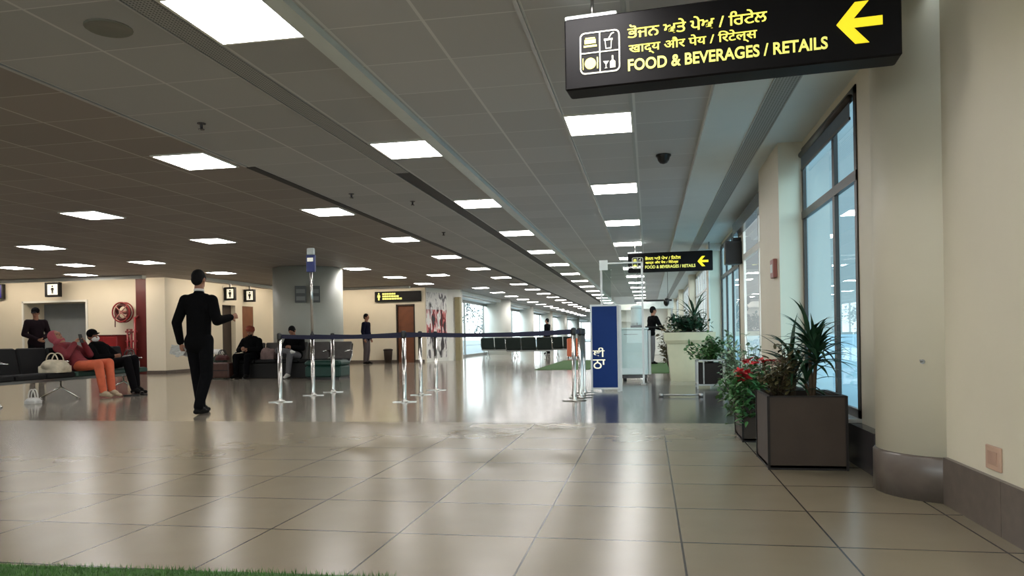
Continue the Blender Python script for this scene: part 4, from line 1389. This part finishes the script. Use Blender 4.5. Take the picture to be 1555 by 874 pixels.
def person(label, loc, rotz, J, top, bottom, shoe=None, hair=M_hair, head_dir=None, curl=(0.6, 0.6), palm=None, voxel=0.009,
           collar=None, hat=None, mask=False, beard=False, long_top=0.10, bulk=1.0, sleeve=1.0, hood=None, face=True):
    V = lambda p: Vector(p)
    t = thing('person', label, 'person', loc, rotz)
    J = {k: V(v) for k, v in J.items()}
    r = (J['shR'] - J['shL']).normalized()
    sp_ = (J['neck'] - J['pelvis']).normalized()
    f = sp_.cross(r).normalized()
    hu = (J['head'] - J['neck']).normalized()
    hf = V(head_dir) if head_dir else f
    hf = (hf - hu * hf.dot(hu)).normalized()
    hr = hf.cross(hu).normalized()
    H0 = J['head']
    # ---- body: one continuous skin
    b = MB()
    b.capsule(J['neck'] - sp_ * 0.05, 0.062, H0 - hu * 0.05, 0.054)
    b.ell(H0 + hu * 0.015 - hf * 0.008, (hr * 0.074, hf * 0.095, hu * 0.105))
    b.ell(H0 - hu * 0.055 + hf * 0.022, (hr * 0.055, hf * 0.062, hu * 0.062))
    b.capsule(H0 + hf * 0.088 + hu * 0.012, 0.010, H0 + hf * 0.103 - hu * 0.028, 0.015)
    b.ell(H0 + hf * 0.078 + hu * 0.03, (hr * 0.052, hf * 0.018, hu * 0.014))
    for s in (-1, 1):
        b.ell(H0 + hr * 0.076 * s - hf * 0.012 - hu * 0.005, (hr * 0.012, hf * 0.020, hu * 0.032))
    ch = J['pelvis'].lerp(J['neck'], 0.68)
    b.capsule(J['pelvis'], 0.125, ch, 0.135, f, 0.68)
    b.capsule(ch - r * 0.05, 0.13, ch + r * 0.05, 0.13, f, 0.7)
    b.capsule(J['shL'], 0.058, J['shR'], 0.058)
    for q in 'LR':
        b.capsule(J['sh' + q], 0.052, J['el' + q], 0.041)
        b.capsule(J['el' + q], 0.041, J['wr' + q], 0.028)
        d = J['wr' + q] - J['el' + q]
        pn = (palm or {}).get(q)
        hand_prims(b, J['wr' + q], d, V(pn) if pn else (r * (1 if q == 'L' else -1) + f * 0.3), 1 if q == 'L' else -1, curl[0] if q == 'L' else curl[1])
        b.capsule(J['hip' + q], 0.08, J['kn' + q], 0.052)
        b.capsule(J['kn' + q], 0.052, J['an' + q], 0.038)
        tp = J['toe' + q]
        b.capsule(J['an' + q] - V((0, 0, 0.03)), 0.032, tp, 0.026)
    link('body', remeshed(b, 'body', voxel, 2), M_skin, t)
    # ---- face details
    if face:
        ey = MB()
        for s in (-1, 1):
            ey.ell(H0 + hr * 0.031 * s + hf * 0.082 + hu * 0.008, (hr * 0.013, hf * 0.010, hu * 0.007), 8, 6)
        ey.build('eyes', M_eye, t)
        MB().ell(H0 + hf * 0.080 - hu * 0.062, (hr * 0.024, hf * 0.008, hu * 0.008), 8, 6).build('mouth', M_lip, t)
    # ---- hair
    hb = MB()
    hb.ell(H0 + hu * 0.038 - hf * 0.022, (hr * 0.083, hf * 0.098, hu * 0.096))
    hb.ell(H0 + hu * 0.0 - hf * 0.052, (hr * 0.076, hf * 0.058, hu * 0.082))
    for s in (-1, 1):
        hb.ell(H0 + hr * 0.070 * s + hu * 0.02 + hf * 0.012, (hr * 0.010, hf * 0.025, hu * 0.035))
    if hat is None:
        link('hair', remeshed(hb, 'hair', 0.008, 2), hair, t)
    elif hat[0] == 'cap':
        c = MB().ell(H0 + hu * 0.050 - hf * 0.010, (hr * 0.088, hf * 0.104, hu * 0.085))
        c.ell(H0 + hu * 0.052 + hf * 0.125, (hr * 0.062, hf * 0.062, hu * 0.010))
        link('cap', remeshed(c, 'cap', 0.007, 1), hat[1], t)
        link('hair', remeshed(MB().ell(H0 - hf * 0.05 - hu * 0.01, (hr * 0.077, hf * 0.058, hu * 0.07)), 'hair', 0.008, 1), hair, t)
    elif hat[0] == 'turban':
        c = MB().ell(H0 + hu * 0.062 - hf * 0.012, (hr * 0.105, hf * 0.122, hu * 0.078))
        c.ell(H0 + hu * 0.03 - hf * 0.03, (hr * 0.098, hf * 0.108, hu * 0.07))
        c.ell(H0 + hu * 0.10 + hf * 0.02, (hr * 0.075, hf * 0.085, hu * 0.06))
        link('turban', remeshed(c, 'turban', 0.008, 1), hat[1], t)
    elif hat[0] == 'hood':
        c = MB().ell(H0 + hu * 0.025 - hf * 0.035, (hr * 0.105, hf * 0.110, hu * 0.125))
        c.ell(H0 - hu * 0.085 - hf * 0.03, (hr * 0.10, hf * 0.10, hu * 0.07))
        link('hood', remeshed(c, 'hood', 0.008, 1), hat[1], t)
    if beard:
        link('beard', remeshed(MB().ell(H0 - hu * 0.080 + hf * 0.040, (hr * 0.058, hf * 0.052, hu * 0.050)), 'beard', 0.008, 1), hair, t)
    if mask:
        link('face_mask', remeshed(MB().ell(H0 - hu * 0.045 + hf * 0.050, (hr * 0.066, hf * 0.066, hu * 0.052)), 'face_mask', 0.008, 1), M_shirt, t)
    # ---- top
    g_ = MB()
    k = bulk
    g_.capsule(J['shL'] - r * 0.005, 0.074 * k, J['shR'] + r * 0.005, 0.074 * k, f, 0.95)
    g_.capsule(ch - r * 0.055 + sp_ * 0.03, 0.150 * k, ch + r * 0.055 + sp_ * 0.03, 0.150 * k, f, 0.76)
    g_.capsule(J['pelvis'] + sp_ * 0.02, 0.158 * k, ch, 0.165 * k, f, 0.74)
    g_.capsule(J['pelvis'] - sp_ * (long_top - 0.09) - r * 0.03, 0.160 * k, J['pelvis'] - sp_ * (long_top - 0.09) + r * 0.03, 0.160 * k, f, 0.78)
    g_.capsule(J['neck'] - sp_ * 0.07, 0.085, J['neck'] - sp_ * 0.015, 0.066)
    for q in 'LR':
        g_.capsule(J['sh' + q], 0.076 * k, J['el' + q], 0.062 * k)
        e = J['el' + q].lerp(J['wr' + q], 0.94 * sleeve)
        g_.capsule(J['el' + q], 0.062 * k, e, 0.046 * k)
    link('jacket', remeshed(g_, 'jacket', 0.012, 2), top, t)
    # ---- trousers
    g_ = MB()
    g_.capsule(J['hipL'], 0.095, J['hipR'], 0.095, f, 0.98)
    g_.capsule(J['pelvis'], 0.125, J['pelvis'] + sp_ * 0.08, 0.13, f, 0.75)
    for q in 'LR':
        g_.capsule(J['hip' + q], 0.096, J['kn' + q], 0.076)
        g_.capsule(J['kn' + q], 0.078, J['an' + q].lerp(J['kn' + q], 0.04), 0.060)
    link('trousers', remeshed(g_, 'trousers', 0.012, 2), bottom, t)
    # ---- shoes, each its own
    for q in 'LR':
        a, tp = J['an' + q], J['toe' + q]
        dn = (tp - a)
        sl = MB()
        heel = a + V((0, 0, -0.045)) - V((dn.x, dn.y, 0)).normalized() * 0.035
        upv = V((0, 0, 1))
        sl.capsule(heel, 0.040, tp, 0.034, upv, 0.85)
        sl.capsule(a - V((0, 0, 0.01)), 0.048, a.lerp(tp, 0.55), 0.038)
        link('shoe', remeshed(sl, 'shoe', 0.008, 1), shoe or M_shoe, t)
    if collar:
        MB().lathe(0, 0, [(0.060, 0), (0.064, 0.0), (0.062, 0.030), (0.058, 0.030)], 20).xform(
            Matrix.Translation(J['neck'] + hu * 0.012) @ Vector((0, 0, 1)).rotation_difference(hu).to_matrix().to_4x4()).build('collar', collar, t)
    return t

def standing(h=1.74, lean=0.0):
    s = h / 1.80
    J = dict(head=(0, 0.02 + lean, 1.69), neck=(0, lean, 1.52), pelvis=(0, 0, 0.97), shL=(-0.185, lean, 1.45), shR=(0.185, lean, 1.45),
             elL=(-0.25, -0.02, 1.17), elR=(0.25, -0.02, 1.17), wrL=(-0.26, 0.06, 0.92), wrR=(0.26, 0.06, 0.92),
             hipL=(-0.09, 0, 0.93), hipR=(0.09, 0, 0.93), knL=(-0.10, 0.02, 0.51), knR=(0.10, 0.02, 0.51),
             anL=(-0.10, -0.02, 0.09), anR=(0.10, -0.02, 0.09), toeL=(-0.12, 0.14, 0.035), toeR=(0.12, 0.14, 0.035))
    return {k: tuple(c * s for c in v) for k, v in J.items()}

# the walking man seen from behind
JW = dict(head=(0.0, 0.03, 1.695), neck=(0.005, 0.01, 1.535), pelvis=(0.0, 0.0, 0.97), shL=(-0.175, 0, 1.44), shR=(0.185, 0, 1.43),
          elL=(-0.285, -0.03, 1.16), wrL=(-0.275, 0.03, 0.90), elR=(0.265, -0.02, 1.17), wrR=(0.33, 0.20, 1.22),
          hipL=(-0.085, 0, 0.93), hipR=(0.095, 0, 0.93), knL=(-0.075, 0.07, 0.50), knR=(0.105, -0.01, 0.50),
          anL=(-0.05, 0.10, 0.09), anR=(0.075, -0.16, 0.09), toeL=(-0.055, 0.27, 0.034), toeR=(0.085, 0.01, 0.034))
person('person in a black suit walking away past the seats holding crumpled papers', (-5.6, 8.55, 0), 0.02, JW, M_suit, M_trou, collar=M_shirt,
       curl=(1.0, 0.7), palm={'L': (0.4, 0.8, 0.1), 'R': (-0.8, 0.1, -0.2)}, voxel=0.007, long_top=0.155)
t = thing('paper_bundle', 'crumpled pale papers held in the hand of the walking person', 'papers', (-5.905, 8.62, 0.80))
rp = random.Random(12)
def crumple(pts, m, name, sc):
    mb = MB()
    N = 7
    vs = []
    for i in range(N):
        for j in range(N):
            u, v = i / (N - 1) - 0.5, j / (N - 1) - 0.5
            vs.append((u * sc[0] + rp.uniform(-.008, .008), v * sc[1] + rp.uniform(-.008, .008), rp.uniform(-.014, .014) + 0.04 * u * u))
    nv = len(vs)
    vs += [(x, y, z - 0.004) for x, y, z in vs]
    fs = []
    for i in range(N - 1):
        for j in range(N - 1):
            a = i * N + j
            fs.append((a, a + N, a + N + 1, a + 1))
            fs.append((nv + a, nv + a + 1, nv + a + N + 1, nv + a + N))
    mb.add(vs, fs).xform(pts)
    return mb.build(name, m, t)
M_paper = mat('pale paper', (186, 186, 180), 0.7, noise=0.12, nscale=25)
crumple(Matrix.Rotation(R(70), 4, 'X') @ Matrix.Rotation(R(25), 4, 'Y'), M_paper, 'paper', (0.24, 0.13))
crumple(Matrix.Translation((0.03, -0.02, -0.02)) @ Matrix.Rotation(R(50), 4, 'X') @ Matrix.Rotation(R(-20), 4, 'Y'), M_paper, 'paper', (0.17, 0.12))

def place(c, k):
    return {q: tuple(v) for q, v in c.items()}
# standing person near the shutter
JG = standing(1.78)
JG.update(elL=(-0.27, 0.02, 1.15), wrL=(-0.06, 0.20, 1.05), elR=(0.27, 0.02, 1.15), wrR=(0.06, 0.22, 1.02), head=(0.03, 0.05, 1.66))
person('person in a dark jacket and cap standing before the grey shutter', (-14.45, 15.5, 0), R(-115), JG, mat('plum black jacket', (22, 13, 17), 0.85, spec=0.1, noise=0.2), M_trou, hat=('cap', M_cap), head_dir=(0.6, 0.8, 0.1))
# reclining in red
JR = dict(head=(0.02, -0.33, 1.03), neck=(0, -0.22, 0.90), pelvis=(0, 0.10, 0.55), shL=(-0.18, -0.17, 0.84), shR=(0.18, -0.17, 0.84),
          elL=(-0.25, 0.08, 0.72), wrL=(-0.08, 0.10, 0.93), elR=(0.26, 0.07, 0.72), wrR=(0.09, 0.08, 0.92),
          hipL=(-0.09, 0.12, 0.53), hipR=(0.09, 0.12, 0.53), knL=(-0.09, 0.58, 0.58), knR=(0.13, 0.56, 0.56),
          anL=(-0.05, 0.66, 0.11), anR=(0.10, 0.62, 0.10), toeL=(-0.05, 0.82, 0.036), toeR=(0.12, 0.78, 0.036))
M_redtop = mat('dark red hooded top', (112, 26, 34), 0.75, noise=0.15)
person('person in a dark red hooded top and orange trousers reclining on the bench', (-9.60, 11.1, 0), -PI / 2, JR, M_redtop,
       mat('orange trousers', (196, 92, 58), 0.75, noise=0.15), mat('pale sandal', (170, 150, 124), 0.6), hat=('hood', mat('pink red hood', (150, 62, 72), 0.75)),
       head_dir=(0.15, 0.6, 0.3), curl=(1.0, 1.0))
t = thing('smartphone', 'dark phone held up by the person in the dark red top', 'phone', (-9.46, 11.08, 1.00))
MB().bbox(-0.006, 0.006, -0.038, 0.038, -0.075, 0.075, 0.003).xform(Matrix.Rotation(R(-15), 4, 'Y')).build('case', M_black, t)
MB().box(-0.008, -0.006, -0.034, 0.034, -0.068, 0.068).xform(Matrix.Rotation(R(-15), 4, 'Y')).build('display', mat('phone glass', (40, 44, 50), 0.15), t)
# reclining in black with white mask
JB = dict(head=(0.05, -0.14, 1.04), neck=(0, -0.13, 0.90), pelvis=(0, 0.08, 0.55), shL=(-0.18, -0.09, 0.83), shR=(0.18, -0.09, 0.83),
          elL=(-0.27, 0.10, 0.66), wrL=(-0.08, 0.26, 0.66), elR=(0.27, 0.10, 0.66), wrR=(0.08, 0.28, 0.68),
          hipL=(-0.09, 0.12, 0.53), hipR=(0.09, 0.12, 0.53), knL=(-0.10, 0.56, 0.62), knR=(0.12, 0.58, 0.60),
          anL=(-0.10, 0.60, 0.12), anR=(0.12, 0.72, 0.10), toeL=(-0.12, 0.76, 0.036), toeR=(0.13, 0.88, 0.036))
person('person in black with a black cap and white face mask on the bench', (-9.60, 11.75, 0), -PI / 2, JB, M_suit, mat('black track trousers', (13, 11, 13), 0.9, spec=0.1), M_shoe,
       hat=('cap', M_cap), mask=True, head_dir=(0.35, 0.9, 0.0), curl=(0.9, 0.9))
# seated facing the viewer, turban
JT = dict(head=(0, 0.10, 1.13), neck=(0, 0.05, 0.97), pelvis=(0, 0.06, 0.56), shL=(-0.19, 0.05, 0.90), shR=(0.19, 0.05, 0.90),
          elL=(-0.28, 0.14, 0.68), wrL=(-0.07, 0.34, 0.70), elR=(0.29, 0.14, 0.68), wrR=(0.10, 0.35, 0.72),
          hipL=(-0.10, 0.12, 0.53), hipR=(0.10, 0.12, 0.53), knL=(-0.15, 0.54, 0.53), knR=(0.15, 0.54, 0.53),
          anL=(-0.14, 0.54, 0.10), anR=(0.14, 0.54, 0.10), toeL=(-0.16, 0.70, 0.036), toeR=(0.16, 0.70, 0.036))
person('person in a black jacket and rust red turban seated at the bench end', (-9.62, 16.92, 0), PI, JT, M_suit, M_trou, M_shoe, hat=('turban', mat('rust turban', (130, 54, 32), 0.7, noise=0.2)), beard=True, bulk=1.12)
# seated with crossed legs
JC = dict(head=(0, 0.20, 1.12), neck=(0, 0.09, 0.99), pelvis=(0, 0.06, 0.56), shL=(-0.18, 0.07, 0.92), shR=(0.18, 0.07, 0.92),
          elL=(-0.25, 0.16, 0.70), wrL=(-0.06, 0.36, 0.74), elR=(0.25, 0.16, 0.70), wrR=(0.06, 0.36, 0.74),
          hipL=(-0.09, 0.12, 0.53), hipR=(0.09, 0.12, 0.53), knL=(-0.12, 0.56, 0.60), knR=(0.20, 0.52, 0.66),
          anL=(-0.07, 0.58, 0.11), anR=(-0.14, 0.56, 0.64), toeL=(-0.06, 0.74, 0.036), toeR=(-0.26, 0.64, 0.62))
person('person in black top and grey trousers sitting cross-legged looking down at hands', (-8.47, 16.92, 0), PI, JC, M_suit, mat('grey trousers', (92, 90, 92), 0.75, noise=0.12), mat('white trainers', (206, 204, 198), 0.6),
       head_dir=(0, 0.7, -0.7), curl=(1.0, 1.0))
# standing by the cream wall, side on
person('person in a navy jacket standing side-on in front of the cream wall', (-9.84, 25.0, 0), R(-95), standing(1.77), mat('navy jacket', (14, 16, 34), 0.85, spec=0.1), mat('brown grey trousers', (70, 60, 60), 0.75), M_shoe, voxel=0.011)
JF = standing(1.72)
JF.update(elR=(0.25, 0.05, 1.12), wrR=(0.10, 0.25, 1.10))
person('dark clothed person far off behind the bench backs', (-4.85, 36.0, 0), R(70), JF, M_suit, M_trou, M_shoe, voxel=0.011)
JK = standing(1.70, 0.10)
JK.update(elR=(0.24, 0.20, 1.12), wrR=(0.12, 0.40, 1.05), elL=(-0.26, 0.18, 1.14), wrL=(-0.10, 0.42, 1.05))
person('person in a black top and grey trousers leaning behind the white counter', (0.05, 22.6, 0), R(-60), JK, M_suit, mat('grey trousers', (92, 90, 92), 0.75, noise=0.12), M_shoe, voxel=0.011)

# ================================================================== BAGS AND SMALL THINGS BY THE SEATS
def soft(label, name, cat, loc, rx, ry, rz, m, seed, strap=None, flat=0.0):
    """a slumped fabric bag: a dented rounded body, with handles where asked"""
    rq = random.Random(seed)
    t = thing(name, label, cat, loc)
    mb = MB()
    for k in range(7):
        a = 2 * PI * k / 7
        mb.ell((rx * 0.35 * math.cos(a), ry * 0.35 * math.sin(a), rz * rq.uniform(0.85, 1.1)), ((rx * 0.65, 0, 0), (0, ry * 0.65, 0), (0, 0, rz * rq.uniform(0.75, 1.0))), 12, 8)
    mb.box(-rx * 0.8, rx * 0.8, -ry * 0.8, ry * 0.8, 0.0, rz)
    link('bag', remeshed(mb, 'bag', 0.012, 4), m, t)
    if strap:
        for s in (-1, 1):
            MB().tube([(rx * 0.5 * math.cos(a), s * ry * 0.3, rz * 1.6 + 0.14 * math.sin(a)) for a in [PI * k / 8 for k in range(9)]], 0.010, 6).build('handle', strap, t)
    return t
M_creambag = mat('cream cloth bag', (192, 180, 156), 0.8, noise=0.2, nscale=10)
soft('cream cloth bag on the seat beside the person in dark red', 'cloth_bag', 'bag', (-9.45, 10.5, 0.45), 0.22, 0.20, 0.11, M_creambag, 3, M_creambag)
soft('pale grey bag on the bench past the person with the white mask', 'carry_bag', 'bag', (-9.48, 12.3, 0.45), 0.16, 0.15, 0.12, mat('pale grey bag cloth', (150, 146, 142), 0.8, noise=0.15), 5, M_seatgrey)
soft('small crumpled white bag on the floor under the near end of the bench', 'plastic_bag', 'bag', (-9.35, 9.95, 0.0), 0.12, 0.09, 0.05, M_shirt, 6, M_shirt)
soft('dark green bag standing on the floor behind the walking person', 'holdall', 'bag', (-10.75, 17.3, 0.0), 0.22, 0.16, 0.30, mat('dark green bag cloth', (30, 42, 28), 0.8, noise=0.2), 8, M_black)
soft('white bundle resting on top of the dark green bag', 'cloth_bundle', 'bundle', (-10.80, 17.3, 0.58), 0.16, 0.12, 0.07, M_shirt, 9)
t = thing('suitcase', 'brown suitcase on the floor beside the person with the rust turban', 'suitcase', (-10.16, 16.35, 0))
M_case = mat('brown suitcase', (70, 42, 32), 0.5, noise=0.15)
MB().bbox(-0.30, 0.30, -0.14, 0.14, 0.03, 0.40, 0.03).build('shell', M_case, t)
MB().tube([(-0.08, 0, 0.40), (-0.08, 0, 0.44), (0.08, 0, 0.44), (0.08, 0, 0.40)], 0.012).build('handle', M_black, t)
MB().box(-0.30, 0.30, -0.146, -0.14, 0.20, 0.22).build('zip', M_black, t)
for x in (-0.24, 0.24):
    MB().tube([(x, -0.10, 0.03), (x, 0.10, 0.03)], 0.03, 10).build('wheel', M_black, t)
soft('maroon shoulder bag lying on the brown suitcase', 'shoulder_bag', 'bag', (-10.10, 16.36, 0.45), 0.18, 0.11, 0.07, mat('maroon bag', (74, 34, 30), 0.7, noise=0.2), 14, M_black)
t = thing('water_bottle', 'small white bottle standing on the suitcase', 'bottle', (-10.36, 16.33, 0.40))
MB().lathe(0, 0, [(0.03, 0), (0.033, 0.01), (0.033, 0.13), (0.014, 0.17), (0.014, 0.19)], 14).build('bottle', M_shirt, t)
MB().lathe(0, 0, [(0.017, 0.185), (0.017, 0.205)], 12).build('cap', M_blue, t)
soft('folded pinkish grey jacket on the bench beside the person with the rust turban', 'jacket', 'jacket', (-9.12, 16.80, 0.45), 0.22, 0.14, 0.14, mat('pinkish grey jacket cloth', (126, 104, 98), 0.8, noise=0.2), 15)
for i, (x, y, a, l) in enumerate([(-8.72, 11.35, 0.3, 'dark sandal on the floor nearest the orange trousers'), (-8.70, 11.55, -0.2, 'dark sandal on the floor nearest the black trousers')]):
    t = thing('sandal', l, 'sandal', (x, y, 0), a)
    MB().bbox(-0.13, 0.13, -0.045, 0.045, 0, 0.025, 0.01).build('sole', M_black, t)
    MB().tube([(0.03, -0.045, 0.02), (0.03, -0.02, 0.06), (0.03, 0.02, 0.06), (0.03, 0.045, 0.02)], 0.012, 6).build('strap', M_darkdoor, t)
t = thing('waste_bin', 'dark brown waste bin on the floor left of the brown door', 'bin', (-9.42, 26.05, 0))
MB().lathe(0, 0, [(0.13, 0), (0.16, 0.45), (0.17, 0.48), (0.15, 0.48), (0.13, 0.35)], 18).build('bin', M_darkdoor, t)
MB().lathe(0, 0, [(0.175, 0.46), (0.18, 0.49), (0.12, 0.52)], 18).build('rim', M_planter_edge, t)
t = thing('suitcase', 'orange suitcase standing by the short far bench near the turf mat', 'suitcase', (-2.95, 29.3, 0))
M_or = mat('orange suitcase shell', (188, 92, 52), 0.4, noise=0.1)
MB().bbox(-0.22, 0.22, -0.14, 0.14, 0.06, 0.78, 0.03).build('shell', M_or, t)
MB().tube([(-0.1, 0.1, 0.78), (-0.1, 0.1, 1.02), (0.1, 0.1, 1.02), (0.1, 0.1, 0.78)], 0.01).build('handle', M_steel, t)
for x in (-0.18, 0.18):
    MB().tube([(x - 0.02, 0, 0.035), (x + 0.02, 0, 0.035)], 0.035, 10).build('wheel', M_black, t)

# ================================================================== OUTSIDE THE GLASS
def tree(label, x, y, h, r, seed):
    rq = random.Random(seed)
    t = thing('tree', label, 'tree', (x, y, -0.2))
    st, lf = MB(), MB()
    st.tube([(0, 0, 0), (0.05, 0, h * 0.4), (0, 0.05, h * 0.8)], [0.14, 0.10, 0.04], 8)
    for k in range(14):
        a = rq.uniform(0, 6.28)
        z0 = h * rq.uniform(0.35, 0.75)
        e = Vector((r * math.cos(a) * rq.uniform(.4, 1), r * math.sin(a) * rq.uniform(.4, 1), min(h, z0 + rq.uniform(0.2, 0.9))))
        st.tube([(0, 0, z0), e * 0.5 + Vector((0, 0, z0 * 0.5 + 0.1)), e], [0.035, 0.02, 0.01], 5)
        for j in range(60):
            p = e + Vector((rq.gauss(0, .35), rq.gauss(0, .35), rq.gauss(0, .28))) * r * 0.55
            lf.leaf(p, rq.uniform(0, 6.28), R(rq.uniform(-40, 50)), 0.24, 0.07, R(40), 3)
    st.build('trunk', M_stem, t)
    lf.build('foliage', mat('hazy blue green leaf', (40, 84, 100), 0.6, noise=0.2), t)
    return t
tree('hazy tree outside the brightest far window', -12.5, 44.0, 3.2, 1.3, 2)
tree('hazy tree outside the glazing beyond the thickest far pillar', -13.0, 58.0, 3.6, 1.5, 3)
